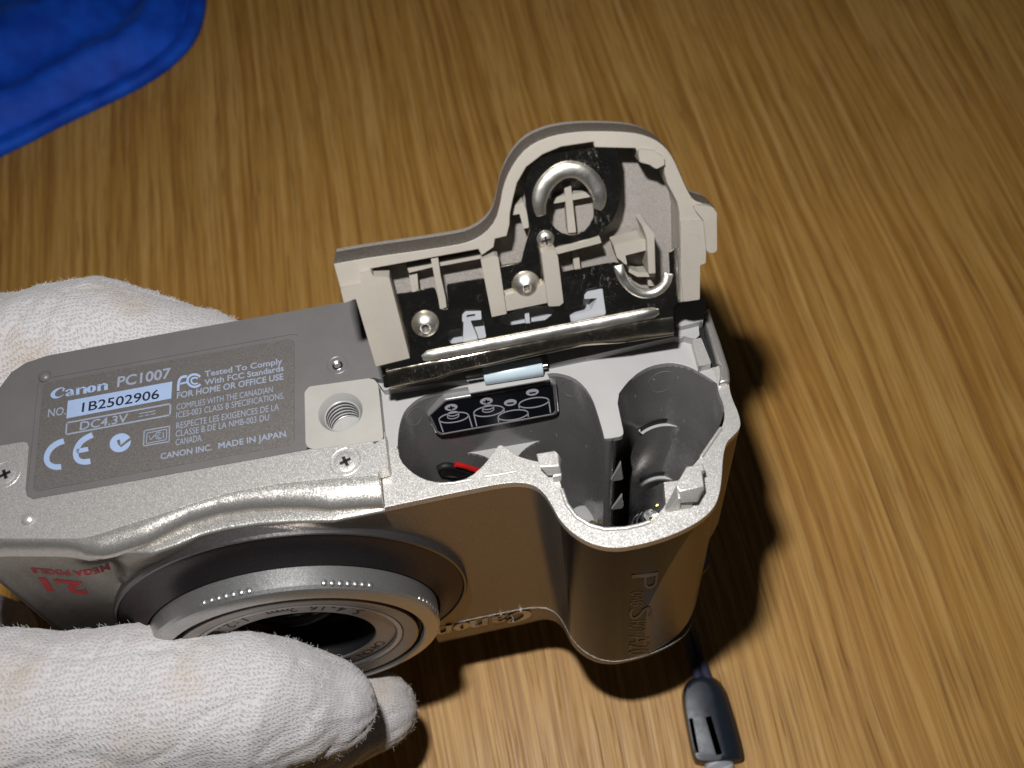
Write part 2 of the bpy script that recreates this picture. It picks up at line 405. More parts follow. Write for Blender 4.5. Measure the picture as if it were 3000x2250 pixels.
for q in ((("Tested To Comply"), N_((568, 490), (1752, 288), (566, 402)), .02), ("With FCC Standards", N_((568, 617), (1772, 395), (563, 530)), .02),
          ("FOR HOME OR OFFICE USE", N_((145, 820), (1765, 527), (150, 725)), .02), ("COMPLIES WITH THE CANADIAN", N_((140, 992), (1602, 722), (145, 902)), .0),
          ("ICES-003 CLASS B SPECIFICATIONS.", N_((135, 1117), (1778, 815), (140, 1025)), .0), ("RESPECTE LES EXIGENCES DE LA", N_((135, 1280), (1697, 987), (140, 1185)), .0),
          ("CLASSE B DE LA NMB-003 DU", N_((125, 1402), (1548, 1145), (130, 1308)), .0), ("CANADA.", N_((125, 1532), (535, 1457), (130, 1435)), .0),
          ("MADE IN JAPAN", N_((780, 1582), (1805, 1395), (775, 1490)), .015), ("CANON INC.", [M1((1912, 1590))[0], N_((680, 1602))[0], M1((1915, 1500))[0]], .015)):
    T3(*q)
def labmap(cr):
    return lambda x, y, h: tuple(B.on(cr((x, y))[0], 2, LZ)[:2]) + (LZ+h,)
def frame_quad(cr, q, w, hh=.012):
    q = list(q)+[q[0]]; out = []
    for a, b in zip(q[:-1], q[1:]):
        a, b = np.array(a, float), np.array(b, float); d = unit(b-a)*w/2; out.append(stroke_geo([a-d, b+d], w, labmap(cr), hh)); 
    return out
parts += frame_quad(M1, [(532, 1050), (2058, 770), (2050, 935), (518, 1222)], 22)
parts += frame_quad(M1, [(1672, 1165), (2045, 1100), (2040, 1325), (1660, 1390)], 15)
parts += frame_quad(M1, [(1715, 1200), (2005, 1142), (1997, 1298), (1700, 1355)], 12)
def arcpts(cx, cy, rx, ry, a0, a1, n=18): return [(cx+rx*math.cos(math.radians(a0+(a1-a0)*i/n)), cy-ry*math.sin(math.radians(a0+(a1-a0)*i/n))) for i in range(n+1)]
for s_, w_ in (([(1745, 1240), (1762, 1300), (1830, 1228)], 14), (arcpts(1890, 1236, 50, 50, 55, 320), 13), (arcpts(1893, 1240, 22, 24, 60, 310), 10), ([(1950, 1190), (1955, 1272)], 13),
               ([(1595, 915), (1840, 872)], 12), ([(1590, 958), (1655, 946)], 11), ([(1682, 942), (1748, 930)], 11), ([(1772, 925), (1838, 912)], 11)):
    parts.append(stroke_geo(s_, w_, labmap(M1), .012))
mesh_obj("label_lettering", *joined(parts), M_PRINT, RL, 0, 0, recalc=False)
parts = []
qb = [tuple(B.on(p, 2, LZ)[:2]) for p in M1((548, 725), (2085, 440), (2070, 690), (525, 985))]
parts.append(([(x, y, LZ+.01) for x, y in qb], [(0, 1, 2, 3)]))
for s_, w_ in (([(640, 212), (560, 236), (480, 286), (420, 350), (385, 430), (384, 500), (415, 555), (470, 586), (530, 598), (600, 590)], 82),
               ([(1062, 122), (980, 158), (900, 212), (845, 285), (812, 370), (815, 445), (850, 498), (905, 518), (960, 520), (1030, 508)], 82), ([(825, 362), (998, 330)], 66)):
    parts.append(stroke_geo(smooth_loop(s_, 2, False) if len(s_) > 2 else s_, w_, labmap(P_), .012))
el = []
for i in range(40):
    th = 2*math.pi*i/40; a, b = 162*math.cos(th), 132*math.sin(th); r_ = math.radians(-28); el.append((1470+a*math.cos(r_)-b*math.sin(r_), 237+a*math.sin(r_)+b*math.cos(r_)))
Vd, Fd = [labmap(P_)(x, y, .012) for x, y in el], [tuple(range(40))]; parts.append((Vd, Fd))
for s_, w_ in (([(165, 700), (168, 610), (185, 525), (225, 488), (300, 478)], 38), ([(180, 598), (300, 570)], 26), (arcpts(415, 545, 108, 95, 38, 325), 34), (arcpts(420, 547, 55, 48, 40, 320), 24)):
    parts.append(stroke_geo(smooth_loop(s_, 2, False) if len(s_) < 8 and len(s_) > 2 else s_, w_, labmap(N_), .012))
# Canon logotype drawn with a broad pen: (points, widths) in units of cap height
LOGO = [([(.98, .88), (.90, .97), (.70, 1.0), (.42, .90), (.20, .68), (.13, .42), (.22, .18), (.45, .05), (.72, .08), (1.0, .28)], [.03, .10, .12, .22, .30, .33, .30, .18, .08, .03]),
        ([(.98, .90), (.93, .70), (.86, .60)], [.16, .13, .05]),
        ([(1.12, .52), (1.25, .66), (1.45, .68), (1.58, .55), (1.58, .04)], [.20, .12, .10, .26, .28]), ([(1.60, .40), (1.28, .33), (1.18, .17), (1.32, .04), (1.56, .16)], [.05, .12, .20, .13, .05]), ([(1.58, .08), (1.80, .06)], [.14, .03]),
        ([(1.86, .66), (2.02, .62)], [.06, .12]), ([(2.02, .72), (2.02, .0)], [.24, .26]), ([(2.10, .50), (2.30, .68), (2.46, .66), (2.56, .50)], [.05, .12, .16, .26]), ([(2.56, .55), (2.56, .0)], [.27, .27]),
        ([(3.02, .70), (2.84, .56), (2.82, .36), (2.86, .14), (3.02, .02)], [.06, .24, .28, .24, .06]), ([(3.02, .70), (3.22, .56), (3.26, .36), (3.20, .14), (3.02, .02)], [.06, .24, .28, .24, .06]),
        ([(3.44, .66), (3.60, .62)], [.06, .12]), ([(3.60, .72), (3.60, .0)], [.24, .26]), ([(3.68, .50), (3.86, .68), (4.02, .66), (4.12, .50)], [.05, .12, .16, .26]), ([(4.12, .55), (4.12, .0)], [.27, .27])]
def logo_geo(a, b, c, h, axis, sgn=1):
    a, b, c = map(np.array, (a, b, c)); out = []
    for pts, ws in LOGO:
        def fm(x, y, hh):
            q = a+(b-a)*(x/4.28)+(c-a)*y; q = q.copy(); q[axis] += hh; return q
        P = smooth_loop([(p[0], p[1], w_) for p, w_ in zip(pts, ws)], 2, False)
        out.append(stroke_geo([p[:2] for p in P], [p[2] for p in P], fm, h*sgn))
    return joined(out)
parts.append(logo_geo(*[B.on(p, 2, LZ) for p in M1((292, 702), (1140, 560), (300, 560))], .012, 2))
mesh_obj("label_emblems", *joined(parts), M_PRINTB, RL, 0, 0, recalc=False)
parts = [text_on("1B2502906", B, M1((750, 893), (1890, 692), (765, 755)), LZ, 2, .012, .022)]
parts.append(stroke_geo([(1440, 195), (1455, 250), (1475, 290), (1620, 178)], [44, 44, 30, 38], labmap(P_), .022))
tk = parts.pop(); mesh_obj("serial_number", *joined(parts), M_INK, RL, 0, 0, recalc=False); mesh_obj("tick_mark", *tk, M_LABEL, RL, 0, 0, recalc=False)
# --- rear cover (main body behind the front cover)
cr = [(-66.5, -8), (-9.5, -8), (-9.5, 6.8), (66.2, 6.8), (66.8, 12), (65.5, 20), (62, 24.2), (0, 24.6), (-49, 24.4)]
tl = on(B, L_((260, 408), (140, 447), (60, 500), (0, 580), (-60, 690)), 0)
outl = cr[:9] + [tuple(p) for p in tl] + [(-66.5, 2)]
def loft(outline, levels, cap0=True, cap1=True):
    """rings of the outline, inset by the given amount at every (z, inset)"""
    P = np.array([p[:2] for p in outline], float); n = len(P); sg = 1 if area2(P) > 0 else -1
    nr = []
    for i in range(n):
        a, b = P[i]-P[i-1], P[(i+1) % n]-P[i]; a = a/(np.linalg.norm(a)+1e-9); b = b/(np.linalg.norm(b)+1e-9); t = unit(a+b); nr.append(np.array([-t[1], t[0]])*sg)
    nr = np.array(nr); V = []; Fc = []
    for z, d in levels:
        for p in P+nr*d: V.append((p[0], p[1], z))
    for k in range(len(levels)-1):
        for i in range(n): Fc.append((k*n+i, k*n+(i+1) % n, (k+1)*n+(i+1) % n, (k+1)*n+i))
    for c_, k in ((cap0, 0), (cap1, len(levels)-1)):
        if c_:
            P2, tr = tess([[V[k*n+i] for i in range(n)]]); zc = V[k*n][2]; q0 = len(V); V += [(p[0], p[1], zc) for p in P2]; Fc += [tuple(q0+i for i in t_) for t_ in tr]
    return V, Fc
rc = fillet(outl, 1.0, 4)
mesh_obj("rear_cover", *loft(rc, [(-.35, .9), (-.6, .35), (-1.2, .02), (-2, 0), (-66, 0), (-71, 1.2), (-74, 3.5), (H, 6)]), M_FRONT, CAMR, 0, 40)
# --- front cover, left part: silver base strip, wavy shoulder, flange round the lens
LX, LZC, LR = -18.8, -37.4, 33.3
# base edge line (z=0) of the silver strip
eb = on(B, F_((-150, 345), (0, 337), (350, 338), (430, 318), (500, 293), (600, 262), (700, 230), (800, 196), (900, 165), (1000, 136), (1200, 100), (1400, 80), (1640, 62)), 0)
eb = sorted(eb); ebx = [p[0] for p in eb]; eby = [p[1] for p in eb]
NB = crop(200, 1330, .4521)
shf = sorted(tuple(p) for p in on(B, NB((230, 690), (530, 652), (700, 592), (850, 527), (1000, 487), (1200, 455), (1400, 441), (1600, 437), (1720, 436), (1900, 400), (2000, 380), (2120, 358)), -3.0))
shb = sorted(tuple(p) for p in on(B, NB((230, 688), (520, 600), (650, 535), (800, 465), (1000, 405), (1200, 375), (1400, 365), (1550, 365), (1700, 378), (1900, 362), (2050, 352)), -3.0))
fx_, fy_ = [p[0] for p in shf], [p[1] for p in shf]; bx_, by_ = [p[0] for p in shb], [p[1] for p in shb]
x0s = shb[0][0]
def wall_y(x):
    """upper block: its front face above the shelf"""
    w = float(np.interp(x, bx_, by_)); l = float(np.interp(x, ebx, eby))-2.2
    t = max(0, min(1, (x-(x0s-6))/8)); t = t*t*(3-2*t)
    return min(l, l*(1-t)+w*t) if t < 1 else w
def low_y(x, z):
    """face below the shelf, swelling into the drum round the lens"""
    rr = math.hypot(x-LX, z-LZC); R0 = 34.5 + 6.5*max(0, min(1, ((z-LZC)/max(rr, 1)-.62)/.2)); t = max(0, min(1, (R0-rr)/(2.5+1.5*min(1, (R0-34.5)/3)))); t = t*t*(3-2*t)
    if x > LX:
        r_ = max(0, min(1, (x-LX-4)/14)); t = t*(1-r_)+r_
    w = wall_y(x) if x < x0s else min(-15.6, wall_y(x)); yl = max(-15.2, wall_y(x))-2.4*min(1, max(0, -z-3)/45); w = w*max(0, 1-(-z-3)/6)+yl*min(1, (-z-3)/6)
    d = float(np.interp(x, fx_, fy_)) if x > fx_[0] else -18.2
    k = max(0, 1-(-z-3)/8); d = d*k + (-17.7)*(1-k)
    return w*(1-t)+d*t
def front_y(x, z):
    yb = float(np.interp(x, ebx, eby)); yw_ = wall_y(x); d = -z
    tx = max(0, min(1, (x-(x0s-9))/9)); tx = tx*tx*(3-2*tx); rd = 2.4*tx + 8.5*(1-tx)
    if tx < 1 and d > 3.0:
        ql = min(1, d/rd); yl_ = yb + (yw_-yb)*math.sqrt(max(0, 1-(1-ql)**2)) - 2.2*max(0, min(1, (d-3)/45))
    q = min(1, d/rd); up_y = yb + (yw_-yb)*math.sqrt(max(0, 1-(1-q)**2))
    if d <= 3.0: return up_y
    t = min(1, (d-3.0)/.05) if x > x0s-1 else min(1, (d-3)/3)
    y2 = low_y(x, z); 
    if x > x0s and d < 3.6: y2 += .5*(1-math.sqrt(max(0, 1-(1-min(1, (d-3.05)/.55))**2)) if d > 3.05 else 1)
    y3 = up_y*(1-t)+y2*t
    if tx < 1:
        kk_ = tx; y3 = min(y3, 0)*kk_ + yl_*(1-kk_)
    return y3
xs = list(np.linspace(-63.2, 5.1, 190)); zs = [0, -.05, -.15, -.3, -.5, -.75, -1.0, -1.3, -1.6, -1.9, -2.2, -2.5, -2.75, -3.0, -3.05, -3.12, -3.25, -3.4, -3.6, -4.0, -4.7, -5.6, -6.6, -7.8] + list(np.linspace(-9, H+7, 70)) + [H+4.5, H+2.5, H+1.2, H+.4, H]
V = []; Fc = []
def cov_y(x, z):
    y = front_y(x, z)
    if z < H+7: q = (H+7-z)/7; y = y + 7*(1-math.sqrt(max(0, 1-q*q)))
    return y
lx = [-66.9, -66.85, -66.6, -66.1, -65.4, -64.4]
cols = []
for i, x in enumerate(lx): cols.append([(x + 0*0, (cov_y(-63.2, z) + [4.2, 2.9, 1.6, .8, .3, .05][i]), z - (0 if z < -.01 else 0)) for z in zs])
for x in xs: cols.append([(x, cov_y(x, z), z) for z in zs])
cols.insert(0, [(-67.0, 3.0, z) for z in zs])
nz = len(zs)
# return strip over the base: flat silver top back to y=-6
V = [v for c_ in cols for v in c_]
for i in range(len(cols)-1):
    for j in range(nz-1): Fc.append((i*nz+j, (i+1)*nz+j, (i+1)*nz+j+1, i*nz+j+1))
k0 = len(V)
for c_ in cols: V.append((c_[0][0], -7.4, -0.5))
for i in range(len(cols)-1): Fc.append((i*nz, (i+1)*nz, k0+i+1, k0+i))
# end wall at the step
kk = len(V); lastc = cols[-1]
for j in range(nz): V.append((lastc[j][0], -5.0, lastc[j][2]))
for j in range(nz-1): Fc.append(((len(cols)-1)*nz+j, (len(cols)-1)*nz+j+1, kk+j+1, kk+j))
jz = zs.index(-3.4); nmain = (len(cols)-1)*(nz-1)
Fup = [f for i, f in enumerate(Fc) if i >= nmain or (i % (nz-1)) < jz]; Flo = [f for i, f in enumerate(Fc) if i < nmain and (i % (nz-1)) >= jz]
mesh_obj("base_shoulder", V, Fup, M_EDGE, CAMR, 0, 32, recalc=False, label="rounded silver edge and shelf above the lens, highlight painted in")
FC = mesh_obj("front_cover", V, Flo, M_FRONT, CAMR, 0, 32, recalc=False, label="champagne silver front shell with a raised flange round the lens")
# silver base strip lies 0.05 above, flaky paint, cut round base panel and mount
strip = [(x, float(np.interp(x, ebx, eby))+.02) for x in np.linspace(-63.5, 5.05, 60)]
strip = [(-66.6, 4.0), (-66.3, -7.0), (-65.4, -10.4)] + strip
inner = on(B, L_((1660, 918), (180, 1184), (146, 1167), (138, 1127), (156, 905), (148, 880), (125, 875), (-120, 915)), 0)
mtl = on(B, MM((805, 1115), (230, 1215), (180, 1215)), 0)
V, Fc = plate_geo(strip + mtl + inner, [], -1.0, .06)
mesh_obj("base_strip", V, Fc, M_SILVER, CAMR, .05, 40, 2, "sparkling silver strip of the base")
# --- screws, pins
def disc_frame(p, v=0.0, fr=B): return fr.on(p, 2, v)
def screw(name, p, v, r, mat, fr=B, parent=None, cross=True, recess=True, head=.25):
    c = disc_frame(p, v, fr); o = []
    prof = [(0, head), (r*.55, head), (r*.85, head*.8), (r, head*.2), (r, -.4)]
    s = mesh_obj(name, *lathe_geo(prof, 40, c), mat, parent, 0, 30)
    if cross:
        pr = []
        for a in (.35, .35+math.pi/2):
            d = np.array([math.cos(a), math.sin(a), 0]); e = np.array([-d[1], d[0], 0])
            L, Wd = r*.52, r*.15
            pts = [c+d*L+e*Wd, c+d*L-e*Wd, c-d*L-e*Wd, c-d*L+e*Wd]
            pr.append(([q+np.array([0, 0, head+.012]) for q in pts], [(0, 1, 2, 3)]))
        mesh_obj("cross_slot", *joined(pr), M_BLACK if mat is not M_NICKEL2 else M_DARKG, s, 0, 0, recalc=False)
    if recess:
        mesh_obj("screw_recess", *lathe_geo([(r*1.0, .02), (r*1.28, .02), (r*1.34, .075), (r*1.4, .02)], 40, c), mat, s, 0, 20)
    return s
screw("screw", full((1012, 1352))[0], .06, 1.95, M_SILVER, parent=CAMR, head=.12)
screw("screw", full((15, 1390))[0], .06, 1.95, M_SILVER, parent=CAMR, head=.12)
for p, m in (((131, 1103), M_BASE), ((83, 1521), M_SILVER)):
    c = B.on(p, 2, 0.05); prof = [(1.25*math.sin(a), 1.0*math.cos(a)-.25) for a in np.linspace(0, math.pi/2, 9)]
    mesh_obj("locating_pin", *lathe_geo(prof, 28, c), m, CAMR, 0, 60)
# threaded hole behind tripod socket
c = B.on(MM((460, 395))[0], 2, 0.0)
TS = mesh_obj("threaded_insert", *lathe_geo([(2.0, .03), (1.85, .10), (1.7, .02), (1.05, .02), (.95, -.3), (.8, -.35)], 36, c), M_BASE, CAMR, 0, 20)
mesh_obj("insert_thread", *joined([lathe_geo([(.95, -.1), (.62, -.22), (.92, -.36), (.60, -.5), (.9, -.64), (.55, -.8), (0, -.8)], 30, c+np.array([.05, -.3, .55]))]), M_STEEL, TS, 0, 20)
# --- tripod mount
mo = fillet(on(B, MM((140, 660), (185, 605), (760, 525), (815, 535), (855, 580), (905, 1090), (890, 1130), (800, 1140), (230, 1215), (170, 1195), (150, 1150)), .25), .8)
ctr = B.on(MM((490, 855))[0], 2, .2); rh = 3.95
hole = [(ctr[0]+rh*math.cos(a), ctr[1]+rh*math.sin(a)) for a in np.linspace(0, 2*math.pi, 49)[:-1]]
MO = mesh_obj("tripod_mount", *plate_geo(mo, [hole], -3.6, .25), M_MOUNT, CAMR, .32, 40, 3, "light grey plastic block with the tripod socket")
thr = [(rh, .2), (rh-.15, .0), (3.35, -.9), (3.2, -1.2)]
z = -1.2
for i in range(5): thr += [(3.0, z-.12), (3.0, z-.38), (3.42, z-.5), (3.42, z-.82)]; z -= 1.0
thr += [(3.0, z), (3.0, z-.3), (0, z-.3)]
mesh_obj("socket_thread", *lathe_geo(thr, 56, (ctr[0], ctr[1], 0)), plastic("socket_thread_metal", (.33, .32, .30), .28, 0, .01, .8), MO, 0, 25)
for i in range(5):
    zz = -1.32-i*1.0
    mesh_obj("groove_shade_ring", *lathe_geo([(3.36, zz-.30), (3.05, zz-.16), (2.98, zz-.20), (2.98, zz-.42), (3.36, zz-.40)], 48, (ctr[0], ctr[1], 0)), M_DARKG, MO, 0, 25)  # dark rings put the shade between the thread turns into colour
# --- silver tab next to the mount
slab("slide_tab", B, MM((815, 1165), (912, 1110), (915, 1022), (945, 1300), (955, 1365), (945, 1400), (850, 1430), (815, 1380)), -2.6, .15, M_SILVER, CAMR, .15, .18)
slab("slide_tab_side", B, MM((800, 1120), (812, 1160), (855, 1425), (826, 1400)), -1.5, .07, M_SILVER, CAMR, 0, .03)
# --- frame round the battery compartment (z = -3)
ZF = -3.0
outer_px = full((1109, 1490)) + Bc((400, 1062), (600, 1022), (760, 990), (860, 981), (940, 992), (1000, 1035), (1045, 1105), (1085, 1182), (1140, 1242), (1210, 1292), (1300, 1328), (1400, 1338), (1500, 1322), (1600, 1298), (1720, 1256), (1830, 1200), (1905, 1140), (1945, 1070), (1962, 970), (1968, 850), (1985, 770), (2020, 735), (2055, 700), (2066, 665), (2050, 600), (2022, 540), (2004, 480), (1998, 400), (1990, 345))
outer = on(B, outer_px, ZF)
arcO = smooth_loop(outer, 2, False)
inner_px = Bc((1900, 340), (1925, 400), (1937, 450), (1948, 505), (1972, 560), (1980, 630), (1962, 690), (1845, 850), (1745, 962), (1660, 1105), (1600, 1175), (1540, 1216), (1450, 1238), (1330, 1240), (1250, 1220), (1180, 1172), (1130, 1105), (1102, 1040), (1092, 985), (1075, 950)) + \
    H1((1600, 1130), (1490, 1112), (1400, 1090), (1290, 1052), (1205, 985), (1180, 965), (1145, 962), (1120, 985), (1075, 1055), (1000, 1150), (880, 1255), (740, 1305), (590, 1310), (450, 1280), (330, 1210), (225, 1100), (206, 970), (145, 966))
inner = on(B, inner_px, ZF)
left = on(B, full((1146, 1306), (1118, 1400)), ZF); left = [(5.2, inner[-1][1]), (5.2, outer[0][1]+.2)]
frm = [tuple(p) for p in arcO] + [tuple(p) for p in smooth_loop(inner, 1, False)] + left
CF = mesh_obj("compartment_rim", *plate_geo(frm, [], ZF-1.8, ZF), M_SILVER, CAMR, .42, 40, 3, "bright silver rim round the battery compartment")
# thin raised ribs on the rim
def rib(path, cr, r=.22, z=ZF, name="rim_rib", mat=M_SILVER, par=CF):
    pts = [B.on(p, 2, z) for p in cr(*path)]
    return mesh_obj(name, *tube_geo(pts, r, 8), mat, par, 0, 60)
rib([(1958, 690), (1850, 848)], Bc, .34)
rib([(1020, 1252), (1160, 1232), (1300, 1205)], H1, .26); rib([(597, 1322), (720, 1315), (882, 1282)], H1, .30)
rib([(1098, 1020), (1125, 1100), (1175, 1168), (1250, 1215), (1330, 1237), (1440, 1232), (1530, 1212), (1575, 1195)], Bc, .38)
# --- outer walls below the rim: front right wall, grip, side wall
fine = resample(arcO, 260); 
def arc_at(px): 
    q = np.array(B.on(px, 2, ZF)[:2]); return int(np.argmin(((fine-q)**2).sum(1)))
iG0, iG1 = arc_at(full((1632, 1522))[0]), arc_at(G_((1600, 40))[0])
def zbot(x): return float(np.interp(x, [0, 24, 38, 46, 56, 62, 67, 70], [H-4.5, H-3.5, H, H+1, H+6, H+13, H+24, H+26]))
def rbot(x): return float(np.interp(x, [0, 26, 40], [4.5, 4.5, 9.0]))
def wall(name, i0, i1, i1b, mat, n, label=None, taper=0.0):
    V = []; Fc = []; m = 34
    for j in range(m+1):
        f = j/m
        e = i1 + (i1b-i1)*min(1, f*2.2)**.6 if i1b != i1 else i1
        idx = np.linspace(i0, e, n); X = np.interp(idx, range(len(fine)), fine[:, 0]); Y = np.interp(idx, range(len(fine)), fine[:, 1])
        for k in range(n):
            a, b = max(0, int(idx[k])-2), min(len(fine)-1, int(idx[k])+2); t = unit(fine[b]-fine[a]); nr = np.array([-t[1], t[0]])
            zb = zbot(X[k]); d = f**1.0; z = (ZF-.5)*(1-f) + zb*f
            rr = rbot(X[k]); q = max(0, (zb+rr-z)/rr); ins = rr*(1-math.sqrt(max(0, 1-q*q)))*.8 if q > 0 else 0
            ins += taper*f
            ins += .07; V.append((X[k]+nr[0]*ins, Y[k]+nr[1]*ins, z))
    for j in range(m):
        for k in range(n-1): Fc.append(((j+1)*n+k, (j+1)*n+k+1, j*n+k+1, j*n+k))
    return mesh_obj(name, V, Fc, mat, CAMR, 0, 50, recalc=False, label=label)
wall("front_wall", 0, iG0, iG0, M_FRONT, 60)
GR = wall("grip", iG0, iG1, iG1-26, M_GRIP, 110, "dark bronze glossy hand grip", .0)
def side():
    V = []; Fc = []; m = 34; n = 90
    for j in range(m+1):
        f = j/m; s0 = iG1 - 26*min(1, f*2.2)**.6
        idx = np.linspace(s0, 259, n); X = np.interp(idx, range(len(fine)), fine[:, 0]); Y = np.interp(idx, range(len(fine)), fine[:, 1])
        for k in range(n):
            a, b = max(0, int(idx[k])-2), min(len(fine)-1, int(idx[k])+2); t = unit(fine[b]-fine[a]); nr = np.array([-t[1], t[0]])
            zb = zbot(X[k]); z = (ZF-.5)*(1-f) + zb*f; rr = rbot(X[k]); q = max(0, (zb+rr-z)/rr); ins = rr*(1-math.sqrt(max(0, 1-q*q)))*.8 if q > 0 else 0
            ins += .07; V.append((X[k]+nr[0]*ins, Y[k]+nr[1]*ins, z))
    for j in range(m):
        for k in range(n-1): Fc.append(((j+1)*n+k, (j+1)*n+k+1, j*n+k+1, j*n+k))
    return mesh_obj("side_cover", V, Fc, M_FRONT, CAMR, 0, 50, recalc=False)
side()
# top plate of the body (towards the table) closing the shape
mesh_obj("top_cover", *plate_geo(resample(list(fine[:]) + [(62, 23), (5, 23)], 120), [], H+9, H+10), M_FRONT, CAMR, 0)
# lettering on grip
def grip_post(q):
    i = int(np.argmin(abs(fine[iG0:iG1+1, 0]-q[0]) + 0*fine[iG0:iG1+1, 1])) + iG0
    x = q[0]; seg = fine[iG0:iG1+1]; y = float(np.interp(x, seg[:, 0], seg[:, 1])) if seg[0, 0] < seg[-1, 0] else seg[0, 1]
    zb = zbot(x); rr = rbot(x); qq = max(0, (zb+rr-q[2])/rr); ins = rr*(1-math.sqrt(max(0, 1-qq*qq)))*.8
    return (x, y-.05+ins, q[2])
gp = []
yg = -31.0
for t_, q_ in (("P", ((1190, 298), (1190, 385), (1335, 292))), ("OWER", ((1188, 390), (1182, 478), (1256, 390))), ("S", ((1180, 480), (1178, 543), (1306, 475))), ("HOT", ((1180, 550), (1178, 615), (1264, 550))), ("A20", ((1178, 632), (1175, 738), (1296, 630)))):
    gp.append(text_on(t_, B, G_(*q_), yg, 1, -.01, 0, grip_post))
mesh_obj("grip_lettering", *joined(gp), flat("grey_grip_print", (.14, .125, .125), .45), GR, 0, 0, recalc=False)
# 2.1 MEGA PIXELS and chrome logo on the front
fp = lambda q: (q[0], cov_y(q[0], q[2])-.06, q[2])
mesh_obj("megapixel_print", *joined([text_on("MEGA PIXELS", B, Q_((1168, 238), (308, 330), (1196, 292)), -16.8, 1, .03, 0, fp), text_on("2.1", B, Q_((880, 388), (400, 425), (965, 525)), -16.8, 1, .05, 0, fp)]), M_RED, FC, 0, 0, recalc=False)
yw = float(np.mean([p[1] for p in fine[20:60]]))
lg = [B.on(p, 1, -18.4) for p in G_((662, 548), (128, 640), (655, 600))]
V, Fc = logo_geo(*lg, .0, 1)
yfr = lambda x: float(np.interp(x, fine[:iG0, 0], fine[:iG0, 1]))
def lz(q): 
    zb = zbot(q[0]); r9 = rbot(q[0]); qq = max(0, (zb+r9-q[2])/r9); ins = r9*(1-math.sqrt(max(0, 1-min(1, qq)**2)))*.8; return ins
base_ = [(q[0], (yfr(q[0]) if q[0] > 5.2 else cov_y(q[0], q[2])) + (lz(q) if q[0] > 5.2 else 0), q[2]) for q in V]
n_ = len(base_); V2 = [(x, y-.30, z_) for x, y, z_ in base_] + [(x, y+.1, z_) for x, y, z_ in base_]
F2 = list(Fc) + [tuple(i+n_ for i in reversed(f_)) for f_ in Fc]
for f_ in Fc:
    a_, b_, c_, d_ = f_; F2 += [(a_, c_ if False else d_, d_+n_, a_+n_), (b_, c_, c_+n_, b_+n_)]
mesh_obj("chrome_emblem", V2, F2, M_CHROME, CAMR, .1, 30, 2)
# --- compartment plate (light grey) and chamber walls
lp = H1((206, 970), (208, 880), (222, 780), (245, 700), (275, 635), (350, 560), (410, 520), (480, 492), (600, 462), (860, 418), (1200, 360), (1610, 292), (1700, 292), (1830, 330), (1930, 410), (2010, 530), (2060, 680), (2110, 850), (2118, 900))
tong = H2((560, 900), (600, 896), (690, 880), (714, 862), (716, 830), (700, 760), (650, 515), (750, 380), (800, 335), (850, 290), (960, 230), (1100, 200), (1200, 200), (1320, 230), (1450, 300), (1520, 345), (1582, 388))
tail = H2((1590, 300), (1560, 240), (1480, 100), (1345, 10))
ZP = ZF-.12
back = [(66.0, 7.2), (5.3, 7.2)]
pl = on(B, lp + tong, ZP)
pl = list(smooth_loop(pl, 1, False)) + [tuple(p) for p in on(B, tail, ZP)] + back + [(5.3, pl[0][1])]
CP = mesh_obj("compartment_plate", *plate_geo(pl, [], ZP-1.3, ZP), M_PLATE, CAMR, .16, 40, 2, "light grey plastic plate with the two battery openings")
loop_px = lp[:-1] + Bc((1328, 745), (1338, 760), (1358, 764), (1374, 755), (1382, 735), (1404, 640), (1392, 522), (1450, 452)) + H2((800, 338), (850, 293), (960, 233), (1100, 203), (1200, 203), (1320, 233), (1450, 303), (1520, 348), (1582, 392), (1640, 500), (1655, 600), (1640, 690), (1600, 800)) + \
    Bc((1850, 845), (1750, 955), (1665, 1105), (1605, 1175), (1545, 1214), (1450, 1236), (1330, 1238), (1250, 1218), (1182, 1170), (1132, 1105), (1104, 1040), (1080, 960), (1020, 920)) + H1((1400, 1130), (1290, 1170), (1100, 1230), (880, 1262), (740, 1308), (590, 1312), (450, 1282), (330, 1212), (225, 1102))
cl = on(B, loop_px, ZF-.3)
cl = resample([tuple(p) for p in smooth_loop(cl, 2, True)], 240, True)[:-1]
ZFL = -62.0
V = []; Fc = []; n = len(cl); lv = [ZF-.25, -8, -14, -20, -30, -40, -50, ZFL]
for z_ in lv:
    sh = (ZF-z_)*.006
    c0 = cl.mean(0)
    for p in cl: q = p + (c0-p)*sh*.3; V.append((q[0], q[1], z_))
for j in range(len(lv)-1):
    for i in range(n): Fc.append((j*n+i, (j+1)*n+i, (j+1)*n+(i+1) % n, j*n+(i+1) % n))
CH = mesh_obj("battery_chamber", V, Fc, M_CHAM, CAMR, 0, 55, recalc=False, label="mid grey plastic walls of the battery chambers")
mesh_obj("chamber_floor", *plate_geo([tuple(p) for p in cl], [], ZFL-1, ZFL), M_DARKG, CH, 0)
# ledge with two bores in the left chamber
def circ(cx, cy, r, a0=0, a1=360, n=40): return [(cx+r*math.cos(math.radians(a)), cy+r*math.sin(math.radians(a))) for a in np.linspace(a0, a1, n)]
c1, c2, br = (17.6, -5.6), (35.4, -5.8), 8.6
arcL = circ(*c2, br, 90, 262, 24)
led = [(9.0, 3.6)] + [(35.3, 3.3)] + arcL + [(9, -14.6)]
mesh_obj("bore_ledge", *plate_geo(led, [circ(*c1, br)[:-1]], -27.6, -26.7), M_PLATE, CH, .1)
mesh_obj("bore_wall", *lathe_geo([(br, -26.8), (br-.3, ZFL)], 56, (c1[0], c1[1], 0)), M_CHAM, CH, 0, 60)
mesh_obj("bore_wall", *lathe_geo([(br, -26.8), (br-.3, ZFL)], 40, (c2[0], c2[1], 0), a0=math.radians(80), a1=math.radians(262)), M_CHAM, CH, 0, 60)
